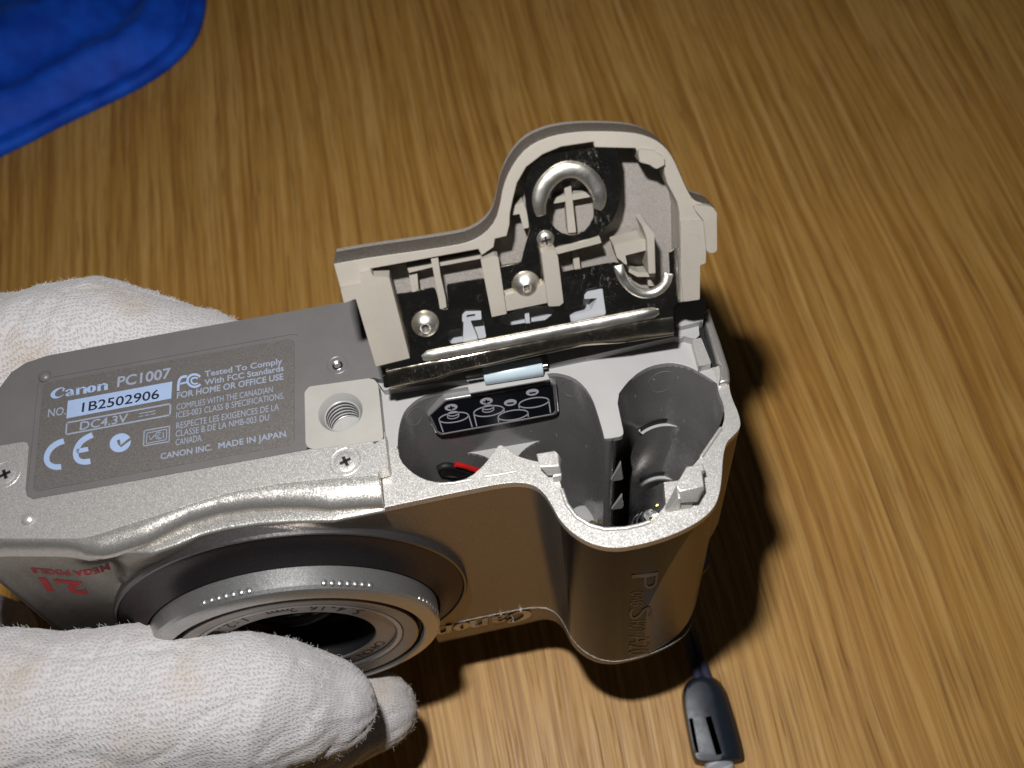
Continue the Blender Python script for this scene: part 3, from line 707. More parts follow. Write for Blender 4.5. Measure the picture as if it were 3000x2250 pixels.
# wires in a slot of the left bore
def onb(cr, pts, y): return [B.on(p, 1, y) for p in cr(*pts)]
mesh_obj("slot_backing", *plate_geo([(p[0], p[2]) for p in onb(H1, [(600, 1190), (700, 1150), (900, 1190), (880, 1260), (600, 1240)], 1.5)], [], 1.2, 1.6, lambda x, y, z_: (x, z_, y)), M_PLATE, CH, .05)
mesh_obj("black_wire", *tube_geo(smooth_loop(onb(H1, [(585, 1180), (640, 1150), (720, 1160), (820, 1195), (940, 1215)], .6), 2, False), .75, 10), M_BLACK, CH, 0, 60)
mesh_obj("red_wire", *tube_geo(smooth_loop(onb(H1, [(740, 1140), (800, 1148), (870, 1172), (960, 1200)], .2), 2, False), .55, 10), M_REDW, CH, 0, 60)
# ring ledges, and black bands standing in for shaded slots, in the right chamber
rc_ = (57.6, -7.7)
rr_ = 8.3
def arcwall(name, r, za, zb, a0, a1, mat, par=CH, th=.25): 
    return mesh_obj(name, *lathe_geo([(r, za), (r, zb), (r+th, zb), (r+th, za), (r, za)], 40, (rc_[0], rc_[1], 0), a0=math.radians(a0), a1=math.radians(a1)), mat, par, 0, 40)
arcwall("slot_shade", rr_-.45, -22.2, -24.0, 66, 120, M_BLACK)  # solid black band before the wall, painted shade of a slot
mesh_obj("ring_ledge", *lathe_geo([(rr_+.2, -24.0), (rr_-1.0, -24.05), (rr_-1.0, -25)], 40, (rc_[0], rc_[1], 0), a0=math.radians(64), a1=math.radians(121)), M_PLATE, CH, 0, 40)
mesh_obj("bore_wall", *lathe_geo([(rr_-1.0, -24.2), (rr_-1.1, ZFL)], 44, (rc_[0], rc_[1], 0), a0=math.radians(-20), a1=math.radians(185)), M_CHAM, CH, 0, 60)
arcwall("slot_shade", rr_-1.3, -43.4, -45.2, 66, 120, M_BLACK)
mesh_obj("ring_ledge", *lathe_geo([(rr_-1.1, -45.2), (rr_-1.9, -45.3), (rr_-1.9, -46)], 40, (rc_[0], rc_[1], 0), a0=math.radians(60), a1=math.radians(125)), M_PLATE, CH, 0, 40)
def onwall(cr, pts, x, th, mat, name, par=CH):
    q = [B.on(p, 0, x) for p in cr(*pts)]
    return mesh_obj(name, *plate_geo([(a[1], a[2]) for a in q], [], x-th, x, lambda u_, v_, w_: (w_, u_, v_)), mat, par, .06)
onb_tri = lambda pts, y, nm: mesh_obj(nm, *plate_geo([(p[0], p[2]) for p in onb(Bc, pts, y)], [], y, y+.6, lambda x, y_, z_: (x, z_, y_)), M_PLATE, CH, .12)
onb_tri([(1365, 978), (1418, 878), (1432, 962), (1422, 970)], -13, "stop_lug"); onb_tri([(1368, 1132), (1425, 1052), (1433, 1112), (1424, 1124)], -13, "stop_lug")
# contacts on the floor
def spiral(c, r0, r1, turns, z0, z1, wr, mat, nm):
    pts = [(c[0]+(r0+(r1-r0)*t)*math.cos(turns*2*math.pi*t), c[1]+(r0+(r1-r0)*t)*math.sin(turns*2*math.pi*t), z0+(z1-z0)*t) for t in np.linspace(0, 1, int(40*turns))]
    return mesh_obj(nm, *tube_geo(pts, wr, 8), mat, CH, 0, 60)
ps = B.on(Bc((1578, 1165))[0], 2, -45)
spiral(ps, 4.4, 1.2, 3, -52, -45, .35, M_STEEL, "spring_contact"); mesh_obj("contact_disc", *lathe_geo([(0, .2), (1.4, .2), (1.5, 0)], 24, (ps[0], ps[1], -44.8)), M_STEEL, CH, 0, 40)
for q_ in ((1610, 1108), (1585, 1182)):
    p_ = B.on(Bc(q_)[0], 2, -43); mesh_obj("contact_tip", *lathe_geo([(0, .5), (.4, .4), (.6, 0)], 16, p_), M_GOLD, CH, 0, 40)
p_ = B.on(Bc((1262, 1208))[0], 2, -50); mesh_obj("contact_tip", *lathe_geo([(0, .6), (.6, .5), (.9, 0)], 16, p_), M_GOLD, CH, 0, 40)
p_ = B.on(Bc((1215, 1180))[0], 2, -53); mesh_obj("contact_disc", *lathe_geo([(0, .2), (3, .1), (3.2, 0)], 24, p_), M_PLATE, CH, 0, 40)
# battery diagram sticker on the back wall
YW = 2.45
stk = [(512, 690), (660, 555), (1600, 400), (1640, 415), (1662, 640), (1640, 668), (620, 852), (580, 830), (530, 720)]
sq = [(p[0], p[2]) for p in onb(H1, stk, YW-.35)]
cs = np.mean(np.array(sq), axis=0); fmx = lambda x, y, z_: (x, z_, y)
pad = [(a+(a-cs[0])*.06, b+(b-cs[1])*.12) for a, b in sq]
mesh_obj("sticker_bezel", *plate_geo(fillet(pad, .8), [fillet(sq, .5)], YW-.47, YW+1.2, fmx), M_CHAM, CH, .25, 40, 3)
ST = mesh_obj("battery_diagram", *plate_geo(fillet(sq, .5), [], YW-.35, YW+.3, fmx), M_DIAG, CH, .03, 40, 2, "black sticker with a white drawing of four batteries")
def smap(x, y, h): q = B.on(H1((x, y))[0], 1, YW-.35); return (q[0], YW-.35-h, q[2])
def ellp(cx, cy, rx, ry, tilt, a0=0, a1=360, n=28):
    r_ = math.radians(tilt); out = []
    for a in np.linspace(math.radians(a0), math.radians(a1), n):
        u_, v_ = rx*math.cos(a), ry*math.sin(a); out.append((cx+u_*math.cos(r_)-v_*math.sin(r_), cy+u_*math.sin(r_)+v_*math.cos(r_)))
    return out
pr = []
def st(pts, w=11): pr.append(stroke_geo(pts, w, smap, .03))
for cx_, cy_, rx, ry, plus in ((724, 704, 138, 44, 1), (1048, 644, 140, 46, 1), (1274, 681, 140, 44, 0), (1466, 566, 140, 44, 0)):
    st(ellp(cx_, cy_, rx, ry, -9))
    if plus: st(ellp(cx_-5, cy_-35, 52, 20, -9), 10); st(ellp(cx_-5, cy_-10, 52, 20, -9, 0, 180), 9); st([(cx_-57, cy_-30), (cx_-57, cy_-2)], 9); st([(cx_+47, cy_-42), (cx_+47, cy_-16)], 9)
st([(588, 725), (628, 842)]); st([(862, 680), (896, 795)]); st([(908, 665), (938, 785)]); st([(1190, 615), (1190, 650)]); st([(1132, 700), (1142, 748)]); st([(1412, 655), (1414, 698)]); st([(1326, 588), (1332, 620)]); st([(1604, 545), (1620, 660)])
for cx_, cy_, plus in ((700, 610, 1), (1026, 552, 1), (1248, 566, 0), (1452, 470, 0)):
    pr.append(([smap(x, y, .03) for x, y in ellp(cx_, cy_, 60, 31, -8)[:-1]], [tuple(range(27))]))
mesh_obj("diagram_print", *joined(pr), M_DIAGP, ST, 0, 0, recalc=False)
pr = []
for cx_, cy_, plus in ((700, 610, 1), (1026, 552, 1), (1248, 566, 0), (1452, 470, 0)):
    pr.append(stroke_geo([(cx_-30, cy_+4), (cx_+30, cy_-4)], 11, smap, .12))
    if plus: pr.append(stroke_geo([(cx_-2, cy_-17), (cx_+2, cy_+17)], 15, smap, .12))
mesh_obj("pole_signs", *joined(pr), M_DIAG, ST, 0, 0, recalc=False)
# faint ejector-pin circles moulded in the chamber walls are left to relief: small rings on plate
from mathutils.bvhtree import BVHTree
bvh_ = BVHTree.FromPolygons([tuple(v.co) for v in CH.data.vertices], [tuple(p.vertices) for p in CH.data.polygons])
def on_wall(p):
    o_ = Vector(B.M @ (-B.o))*S; d_ = Vector(B.M @ unit(ray(p))); h = bvh_.ray_cast(o_, d_); 
    if h[0] is None: raise ValueError('no wall there')
    return np.array(h[0])/S - np.array(d_)*.04
for cx_, cy_, rx, ry, tl_ in ((1668, 1112, 62, 40, -25), (1671, 1137, 28, 22, 40), (1214, 1222, 30, 20, -55)):
    pts = [on_wall(q) for q in ellp(1600+.31646*1070 if cx_ == 1668 else cx_, 1000+.31646*375 if cx_ == 1668 else cy_, 42 if cx_ == 1668 else rx, 27 if cx_ == 1668 else ry, tl_, 0, 360, 40)]
    mesh_obj("moulding_mark", *tube_geo(pts, .045, 5, False), M_PLATE if False else M_CHAM, CH, 0, 60)
# --- hinge mounts
slab("hinge_mount", B, D3((345, 1160), (678, 1088), (640, 930), (300, 1000)), -3.2, -1.5, M_PLATE, CAMR, .15, .18)
slab("hinge_mount", B, D3((676, 1090), (1500, 905), (1560, 918), (1600, 900), (1590, 760), (640, 930)), -3.2, -1.35, M_PLATE, CAMR, .15, .18)
slab("hinge_mount", B, H1((75, 452), (480, 402), (866, 350), (826, 252), (300, 320), (20, 380)), -3.2, -1.4, M_PLATE, CAMR, .15, .18)
slab("roller_lip", B, H1((850, 405), (872, 478), (1612, 350), (1590, 300)), -2.55, -2.2, M_PLATE, CAMR, .1, .15)
slab("roller_well", B, H1((800, 200), (845, 410), (1600, 300), (1560, 60)), -4.2, -3.4, M_BLACK, CAMR)
ra, rb = B.on(H1((1003, 318))[0], 2, -1.0), B.on(H1((1545, 232))[0], 2, -1.0)
mesh_obj("hinge_roller", *tube_geo([ra, ra+(rb-ra)*.02, ra+(rb-ra)*.98, rb], [1.6, 1.72, 1.72, 1.6], 28), M_ROLL, CAMR, .06, 60, 2, "pale blue plastic roller on the hinge")
r1, r2 = B.on(H1((840, 340))[0], 2, -1.4), B.on(H1((1592, 222))[0], 2, -1.2)
mesh_obj("hinge_rod", *tube_geo([r1, r2], .62, 16), M_STEEL, CAMR, 0, 60)
# right end of the hinge
slab("hinge_block", B, D3((1500, 660), (1560, 600), (1745, 540), (1800, 560), (1775, 735), (1740, 765), (1570, 808), (1520, 795)), -2.4, .15, M_PLATE, CAMR, .5, .25)
slab("hinge_block", B, D3((1512, 800), (1725, 775), (1735, 890), (1700, 925), (1650, 915), (1600, 900), (1540, 905)), -3.2, -1.2, M_PLATE, CAMR, .3, .2)
slab("hinge_gap_shade", B, D3((1700, 800), (1765, 740), (1790, 900), (1900, 1180), (1790, 1200), (1740, 1190), (1700, 920)), -3.6, -2.9, M_BLACK, CAMR)  # black slab stands in for the shade in the gap
slab("side_tab", B, D3((1665, 932), (1752, 915), (1846, 1150), (1732, 1178)), -3.4, -1.2, M_SILVER, CAMR, .25, .22)
sw = on(B, D3((1762, 700), (1790, 760), (1880, 1075), (1895, 1130), (1925, 1160), (1930, 1240), (1915, 1330)), -1.6)
so = on(B, D3((2020, 1330), (2008, 1210), (1990, 1150), (1930, 960), (1870, 790), (1820, 640)), -2.2)
V, Fc = plate_geo(list(sw)+list(so), [], -40, -1.8)
mesh_obj("side_strip", V, Fc, M_EDGE, CAMR, .5, 40, 3, "polished metal strip on the side beside the hinge")
# --- latches
def block(name, top, zt, mid, zm, pts2, zb, mat, par):
    """three stacked outlines (photo points) joined: top face, widest line, foot"""
    P = [[B.on(p, 2, zt) for p in top], [B.on(p, 2, zm) for p in mid], [B.on(p, 2, zb) for p in pts2]]
    n = len(top); V = [q for l in P for q in l]; Fc = [tuple(range(n)), tuple(reversed(range(2*n, 3*n)))]
    for j in range(2):
        for i in range(n): Fc.append((j*n+i, j*n+(i+1) % n, (j+1)*n+(i+1) % n, (j+1)*n+i))
    return mesh_obj(name, V, Fc, mat, par, .14, 40, 3)
block("latch", H1((1490, 1040), (1660, 1012), (1692, 1040), (1700, 1150), (1515, 1160)), -.3, H1((1492, 1060), (1670, 1030), (1722, 1085), (1718, 1205), (1580, 1225)), -1.2, H1((1500, 1090), (1670, 1060), (1722, 1120), (1718, 1230), (1600, 1245)), -1.8, M_SILVER, CAMR)
block("latch_foot", H1((1650, 1150), (1722, 1140), (1724, 1240), (1640, 1250)), -1.7, H1((1650, 1180), (1722, 1170), (1724, 1290), (1645, 1298)), -2.6, H1((1650, 1180), (1722, 1170), (1726, 1300), (1648, 1305)), -3.0, M_SILVER, CAMR)
block("latch", H2((1300, 1160), (1450, 1138), (1465, 1195), (1440, 1200), (1460, 1345), (1240, 1390), (1200, 1330)), .9, H2((1290, 1180), (1452, 1145), (1468, 1200), (1448, 1220), (1465, 1355), (1415, 1440), (1240, 1470)), -.2, H2((1290, 1200), (1450, 1160), (1470, 1215), (1450, 1235), (1465, 1375), (1400, 1490), (1240, 1495)), -1.0, M_SILVER, CAMR)
block("latch_foot", H2((1240, 1300), (1400, 1290), (1400, 1420), (1240, 1450)), -.9, H2((1200, 1400), (1350, 1390), (1350, 1500), (1200, 1530)), -2.4, H2((1110, 1560), (1350, 1420), (1352, 1545), (1100, 1585)), -3.0, M_SILVER, CAMR)
block("latch_wedge", H2((1205, 1330), (1240, 1290), (1245, 1460), (1225, 1450)), .3, H2((1160, 1420), (1240, 1330), (1242, 1520), (1140, 1545)), -1.6, H2((1095, 1540), (1240, 1400), (1240, 1560), (1105, 1585)), -2.95, M_SILVER, CAMR)
slab("latch_arm", B, H2((1090, 1305), (1220, 1290), (1260, 1250), (1260, 1420), (1110, 1520)), -9, -4.6, M_SILVER, CAMR, .1, .15)
# --- lens assembly (axis along -y)
def ring(name, prof, mat, par, n=128, sm=25, label=None):
    """profile of (radius, y) turned about the lens axis"""
    V, Fc = lathe_geo([(r, -y) for r, y in prof], n, (LX, 0, LZC), (1, 0, 0), (0, 0, 1), (0, -1, 0))
    return mesh_obj(name, V, Fc, mat, par, 0, sm, label=label, recalc=True)
LS = ring("lens_surround", [(33.3, -16.0), (33.3, -18.1), (32.9, -18.7), (32.1, -19.1), (30.8, -19.4), (29.2, -20.6), (27.9, -22.2), (27.7, -21.8), (27.2, -20)], M_RING, CAMR, label="wide dark metallic cone round the lens")
ring("surround_rim", [(33.7, -16.0), (33.8, -18.4), (33.55, -18.85), (33.1, -18.9), (33.0, -18.4)], M_RING2, LS)
LB = ring("lens_ring", [(27.3, -20), (27.4, -22.2), (27.4, -25.6), (27.0, -26.2), (26.3, -26.6), (24.5, -26.9), (24.2, -26.6), (24.0, -25.7)], M_RINGS, CAMR, label="satin silver ring with rows of small dots")
ring("groove", [(24.2, -26.3), (23.9, -25.5), (23.2, -25.5), (23.0, -26.3)], M_BLACK, LB)
ring("inner_ring", [(23.1, -25.5), (23.0, -26.65), (22.5, -26.8), (20.3, -26.4), (20.0, -26.1)], M_RINGT, LB)
ring("inner_ring", [(20.1, -25.5), (19.9, -26.3), (19.0, -26.2), (18.7, -25.8)], M_RINGS, LB)
LP = ring("lens_plate", [(19.0, -25.6), (14.9, -25.6), (14.8, -25.3), (14.6, -23.3)], M_RINGT, LB)
ring("lens_tube", [(14.8, -25.2), (13.5, -22.4), (12.6, -18.9), (10, -17.9), (9.8, -18.9)], M_BLACK, LB)
ring("front_glass", [(10, -18.2), (8.5, -19.6), (6, -20.8), (3, -21.5), (0, -21.7)], M_GLASS, LB, 64, 60)
dots = []
for path in (LE((432, 366), (480, 349), (528, 336), (575, 322), (624, 311), (676, 298), (728, 288)), LE((1216, 236), (1269, 238), (1321, 239), (1372, 240), (1421, 243), (1468, 246), (1516, 251)), LE((1839, 338), (1863, 350), (1886, 362), (1904, 376), (1920, 393), (1934, 410), (1946, 428))):
    for p in path:
        q = B.on(p, 1, -25.6); a = math.atan2(q[2]-LZC, q[0]-LX)
        # meet the ray with the cylinder r=27.8
        o_ = B.M @ (-B.o); d_ = B.M @ ray(p); A2 = d_[0]**2+d_[2]**2; B2 = 2*((o_[0]-LX)*d_[0]+(o_[2]-LZC)*d_[2]); C2 = (o_[0]-LX)**2+(o_[2]-LZC)**2-27.4**2
        disc = B2*B2-4*A2*C2
        t_ = (-B2-math.sqrt(max(0, disc)))/(2*A2); h_ = o_+d_*t_
        if not (-25.8 < h_[1] < -22.3): h_[1] = -24.0
        nrm = unit([h_[0]-LX, 0, h_[2]-LZC]); hh = np.array([LX, h_[1], LZC]) + nrm*27.35
        tt = np.cross(nrm, [0, 1, 0]); dots.append(lathe_geo([(.62*math.sin(b), .38*math.cos(b)) for b in np.linspace(0, math.pi/2, 5)], 14, hh, tt, (0, 1, 0), nrm))
d0 = None
for g in dots:
    mesh_obj("grip_dot", *g, M_RINGS, LB, 0, 60)
def ring_text(txt, a_start, step, r, outward, size, y, par):
    pr = []; a = a_start
    for chh in txt:
        if chh != ' ':
            out, f, wr = text_geo(chh, .01)
            er = np.array([math.cos(a), 0, math.sin(a)]); et = np.array([-math.sin(a), 0, math.cos(a)])
            upv = er if outward else -er; rt = -et if outward else et
            c_ = np.array([LX, y, LZC]) + er*r
            w_ = size*min(1.1, wr)
            pr.append(([c_ + rt*((x-.5)*w_) + upv*((yy-.5)*size) for x, yy in out], f))
        a += step if not outward else -step
    return mesh_obj("ring_lettering", *joined(pr), M_INK, par, 0, 0, recalc=False)
a5 = math.atan2(*(lambda q: (q[2]-LZC, q[0]-LX))(B.on(LE((1400, 445))[0], 1, -25.65)))
ring_text("5.4-16.2mm  1:2.8-4.8", a5, .108, 16.8, False, 2.3, -25.63, LP)
aC = math.atan2(*(lambda q: (q[2]-LZC, q[0]-LX))(B.on(LE((1595, 630))[0], 1, -25.65)))
ring_text("CANON ZOOM LENS", aC, .10, 16.8, True, 2.1, -25.63, LP)
sp_ = []
for _ in range(70):
    p_ = (rng.uniform(1120, 2050), rng.uniform(1080, 1680)); h_ = None
    try: h_ = on_wall(p_)
    except Exception: continue
    if not np.isfinite(h_).all() or h_[2] > -4: continue
    L_2 = rng.uniform(.1, .5); dd = rng.normal(0, 1, 3); dd /= np.linalg.norm(dd); sp_.append(tube_geo([h_, h_+dd*L_2*.5, h_+dd*L_2+rng.normal(0, .05, 3)], .022, 3, False))
DU = mesh_obj("dust", *joined(sp_), flat("pale_dust", (.5, .5, .48), .9), CH, 0, 0, recalc=False); DU["kind"] = "stuff"
# ------------------------------------------------------------------ battery door (part of the camera)
DR = bpy.data.objects.new("battery_door", None); COL.objects.link(DR); DR.parent = CAMR
DR.matrix_local = mat4((0, HY, HZ), [B.M @ D.M[0], B.M @ D.M[1], B.M @ D.M[2]])
RN = 6.0
rim_o = A_((52, 835), (250, 800), (500, 766), (700, 735), (790, 715), (870, 668), (925, 600), (950, 510), (965, 420), (1000, 330), (1060, 240), (1130, 183), (1230, 143), (1340, 124), (1450, 118), (1600, 121), (1700, 132), (1780, 160), (1840, 203), (1885, 265), (1930, 370), (1962, 442), (1992, 490), (2040, 508), (2095, 524), (2112, 545), (2122, 590))
rim_r = A_((2120, 765), (2102, 778), (2062, 770), (2060, 832), (2030, 845), (2028, 1030), (1940, 1040))
rim_l = A_((112, 1035),)
shell = [D.on(p, 2, RN)[:2] for p in rim_o]; shell = list(smooth_loop(shell, 1, False))
so_ = [tuple(p) for p in shell] + [tuple(D.on(p, 2, RN)[:2]) for p in rim_r] + [tuple(D.on(p, 2, RN)[:2]) for p in A_((1900, 1150), (330, 1240), (290, 1035), (200, 1035))] + [tuple(D.on(p, 2, RN)[:2]) for p in rim_l]
# outer skin (bronze paint)
ns = len(shell); sh = np.array([p[:2] for p in shell]); V = []; Fc = []
levels = [(RN-.02, 0), (RN-.5, -.12), (RN-1.5, -.15), (1.0, -.15), (-.2, .15), (-1.0, .8), (-1.3, 1.8)]
nr = []
for i in range(ns):
    t = unit(sh[min(i+1, ns-1)]-sh[max(i-1, 0)]); nr.append([t[1], -t[0]])
nr = np.array(nr)
for z_, d in levels:
    for i in range(ns): V.append((sh[i][0]+nr[i][0]*d, sh[i][1]+nr[i][1]*d, z_))
for j in range(len(levels)-1):
    for i in range(ns-1): Fc.append((j*ns+i, j*ns+i+1, (j+1)*ns+i+1, (j+1)*ns+i))
V += [(so_[0][0], 2.0, RN-.1), (so_[0][0]+1, 2.0, -1.3), (so_[0][0], 6, -1.3)]
mesh_obj("door_skin", V, Fc, M_BRONZE, DR, 0, 45, label="bronze painted outer skin of the battery door")
V, Fc = plate_geo(so_, [], -1.2, -.1)
mesh_obj("door_floor", V, Fc, M_DOORS, DR, .1)
# rim face
rin = A_((1925, 1042), (1918, 560), (1905, 500), (1880, 452), (1852, 400), (1838, 345), (1836, 305), (1775, 322), (1755, 300), (1700, 285), (1695, 235), (1680, 210), (1460, 205), (1455, 175), (1280, 202), (1180, 243), (1090, 312), (1040, 400), (1020, 480), (1003, 560), (1000, 625), (990, 640), (985, 685), (922, 700), (915, 745), (880, 770), (850, 790), (832, 758), (250, 860), (262, 925), (200, 950), (207, 890), (245, 885), (245, 870))
rim = [tuple(p) for p in shell] + [tuple(D.on(p, 2, RN)[:2]) for p in rim_r] + [tuple(D.on(p, 2, RN)[:2]) for p in A_((1925, 1042), (1918, 560), (1905, 500), (1880, 452), (1852, 400), (1838, 345), (1836, 305), (1775, 322), (1755, 300), (1700, 285), (1695, 235), (1680, 210), (1460, 205), (1455, 175), (1280, 202), (1180, 243), (1090, 312), (1040, 400), (1020, 480), (1003, 560), (1000, 625), (985, 685), (922, 700), (915, 745), (850, 790), (832, 755), (248, 862), (165, 1035), (105, 1035))]
RIM = mesh_obj("door_rim", *plate_geo(rim, [], 1.5, RN), M_DOOR, DR, .16, 40, 2, "warm grey plastic rim of the door")
mesh_obj("rim_base", *plate_geo([(a, b) for a, b in rim], [], -.1, 1.5), M_DOORS, DR, 0)
# left strap block
slab("door_strap", D, D2((150, 625), (340, 590), (335, 490), (430, 462), (455, 505), (602, 515), (792, 1262), (478, 1340), (292, 712), (182, 752)), RN-2.4, RN+1.3, M_DOOR, DR, .15, .2)
slab("strap_back", D, D2((440, 450), (600, 510), (640, 680), (470, 640)), 2.2, RN-2.5, M_DOOR, DR, 0, .1)
slab("side_lug", D, A_((1925, 600), (2050, 605), (2062, 770), (2060, 832), (2030, 842), (2028, 1028), (1940, 1040), (1925, 900)), RN-.4, RN+.5, M_DOOR, DR, .3, .2)
slab("side_lug", D, A_((1985, 520), (2060, 520), (2100, 530), (2120, 560), (2121, 765), (2100, 778), (2064, 770), (2050, 605)), RN-2, RN+1.0, M_DOOR, DR, .8, .3)
slab("rim_step", D, A_((1700, 215), (1780, 225), (1835, 260), (1838, 300), (1795, 322), (1775, 312), (1760, 300), (1705, 285), (1697, 250)), RN-1, RN+.8, M_DOOR, DR, .2, .25)
# lower contact plate
PN = 4.6
cp_o = A_((378, 1003), (588, 965), (600, 972), (612, 1010), (628, 1080), (655, 1085), (672, 1075), (660, 948), (860, 915), (940, 900), (945, 848), (1060, 828), (1110, 655), (1180, 760), (1175, 950), (1290, 940), (1285, 882), (1560, 828), (1600, 835), (1625, 930), (1670, 990), (1740, 1012), (1800, 1000), (1850, 950), (1868, 880), (1862, 775), (1880, 765), (1912, 735), (1935, 1030), (1885, 1065), (1890, 1205), (1620, 1262), (1612, 1232), (1400, 1275), (1385, 1262), (650, 1425), (645, 1440), (322, 1508), (318, 1440), (345, 1430), (355, 1400), (300, 1390), (465, 1350), (445, 1270))
holes = [A_((742, 1100), (760, 1082), (848, 1080), (876, 1238), (684, 1272), (664, 1212), (680, 1192), (740, 1182)), A_((940, 1130), (958, 1160), (990, 1172), (1195, 1142), (1232, 1112), (1240, 1068), (1100, 1060)), A_((1400, 990), (1415, 972), (1500, 955), (1522, 1110), (1332, 1152), (1318, 1092), (1345, 1070), (1398, 1058))]
CPL = slab("contact_plate", D, cp_o, PN-.35, PN, M_NICKEL, DR, .5, .17, holes=holes, label="mirror nickel contact plate with three cut-outs")
# ring contact plate
rg_o = D1((180, 1340), (370, 1300), (450, 1010), (420, 850), (405, 700), (410, 600), (450, 480), (540, 390), (650, 355), (1000, 300), (1200, 300), (1225, 400), (1235, 700), (1210, 830), (1170, 920), (1100, 1000), (1030, 1060), (900, 1110), (790, 1130), (680, 1145), (660, 1190), (560, 1210), (545, 1400), (450, 1450), (200, 1450))
rg_h = D1((605, 880), (615, 780), (650, 690), (710, 610), (790, 580), (870, 600), (940, 660), (985, 740), (1000, 840), (1000, 900), (970, 970), (930, 1020), (860, 1052), (800, 1058), (730, 1045), (670, 1000), (630, 945))
RNG = slab("ring_contact", D, rg_o, PN-.1, PN+.25, M_NICKEL, DR, .6, .17, holes=[rg_h], label="dark mirror nickel plate with a raised crescent")
# crescent: arched band
def band(path, widths, heights, z0, name, mat, par, n=10):
    V = []; Fc = []; P = [np.array(p[:2]) for p in path]; m = len(P)
    for i in range(m):
        t = unit(P[min(i+1, m-1)]-P[max(i-1, 0)]); nr_ = np.array([-t[1], t[0]])
        for k in range(n+1):
            a = math.pi*k/n; q = P[i]+nr_*math.cos(a)*widths[i]; V.append((q[0], q[1], z0+heights[i]*math.sin(a)**.75))
    for i in range(m-1):
        for k in range(n): Fc.append((i*(n+1)+k, (i+1)*(n+1)+k, (i+1)*(n+1)+k+1, i*(n+1)+k+1))
    return mesh_obj(name, V, Fc, mat, par, 0, 70)
cpx = D1((555, 900), (535, 830), (540, 740), (575, 650), (640, 570), (720, 515), (800, 497), (880, 510), (960, 560), (1020, 630), (1055, 710), (1060, 790), (1035, 845))
cpt = smooth_loop([D.on(p, 2, PN+1)[:2] for p in cpx], 2, False); m_ = len(cpt)
wv = [1.35*min(1, .55+2.2*min(i, m_-1-i)/m_) for i in range(m_)]; hv = [.9*min(1, .35+4*min(i, m_-1-i)/m_) for i in range(m_)]
band(cpt, wv, hv, PN+.2, "crescent_boss", M_NICKEL2, RNG)
# long ridge
rp = [D.on(p, 2, PN+.6)[:2] for p in A_((530, 1352), (560, 1342), (1770, 1108), (1812, 1100))]; rp = [tuple(p) for p in resample(rp, 40)]
hv = [.75*min(1, .25+24*min(i, 39-i)/39) for i in range(40)]; wv = [1.05*min(1, .5+18*min(i, 39-i)/39) for i in range(40)]
band(rp, wv, hv, PN-.05, "stiffening_ridge", M_NICKEL2, CPL)
fl = [D.on(p, 2, PN)[:2] for p in A_((345, 1462), (610, 1408), (700, 1384), (1380, 1240), (1600, 1212), (1885, 1170))]; fl = resample(fl, 50)
band([tuple(p) for p in fl], [2.0 if i < 8 else (2.0 - .45*min(1, (i-8)/3) if i < 34 else 1.55+.4*min(1, (i-34)/6)) for i in range(50)], [.62]*50, PN-.35, "highlight_flange", M_NICKEL3, CPL, 14)  # band added over the plate's lower strip, arched to show gradient reflections
# U shaped ridge round right opening
up_ = smooth_loop([D.on(p, 2, PN+.5)[:2] for p in A_((1590, 845), (1605, 900), (1640, 955), (1690, 992), (1745, 1003), (1800, 990), (1845, 950), (1865, 890))], 2, False)
band(up_, [.85]*len(up_), [1.0*min(1, .3+5*min(i, len(up_)-1-i)/len(up_)) for i in range(len(up_))], PN-.05, "curved_ridge", M_NICKEL2, CPL)
band([D.on(p, 2, PN)[:2] for p in A_((1905, 740), (1912, 850), (1925, 1035))], [.5]*3, [.7]*3, PN, "edge_fold", M_NICKEL2, CPL)
# rivets and screw
def dome(p, r, h, name, par, mat=M_NICKEL2, hole_r=0):
    c = D.on(p, 2, PN); prof = [(r*math.cos(a), h*math.sin(a)) for a in np.linspace(0, math.pi/2*.72, 9)]
    if hole_r: prof += [(hole_r*1.15, h*1.05), (hole_r*.95, h*.98), (hole_r*.8, h*.5), (0, h*.5)]
    else: prof += [(0, h*.98)]
    o_ = mesh_obj(name, *lathe_geo(prof, 40, c), mat, par, 0, 50)
    if hole_r: mesh_obj("rivet_hole_shade", *lathe_geo([(0, h*.52), (hole_r*.78, h*.52)], 24, c), M_DARKG, o_, 0, 0)  # dark disc stands in for the shade down the hole
    return o_
dome(A_((545, 1158))[0], 2.3, 2.0, "cone_rivet", DR, M_NICKEL2, .75)
dome(A_((1088, 942))[0], 2.35, 1.9, "cone_rivet", DR, M_NICKEL2, .6)
c = D.on(A_((1195, 700))[0], 2, PN+.3)
SCW = mesh_obj("screw", *lathe_geo([(0, .75), (.7, .72), (1.15, .5), (1.42, .1), (1.45, -.2)], 36, c), M_NICKEL2, DR, 0, 40)
pr = []
for a in (.1, .1+math.pi/2):
    d = np.array([math.cos(a), math.sin(a), 0]); e = np.array([-d[1], d[0], 0]); pts = [c+d*.75+e*.16, c+d*.75-e*.16, c-d*.75-e*.16, c-d*.75+e*.16]; pr.append(([q+np.array([0, 0, .78]) for q in pts], [(0, 1, 2, 3)]))
mesh_obj("cross_slot", *joined(pr), M_BLACK, SCW, 0, 0, recalc=False)
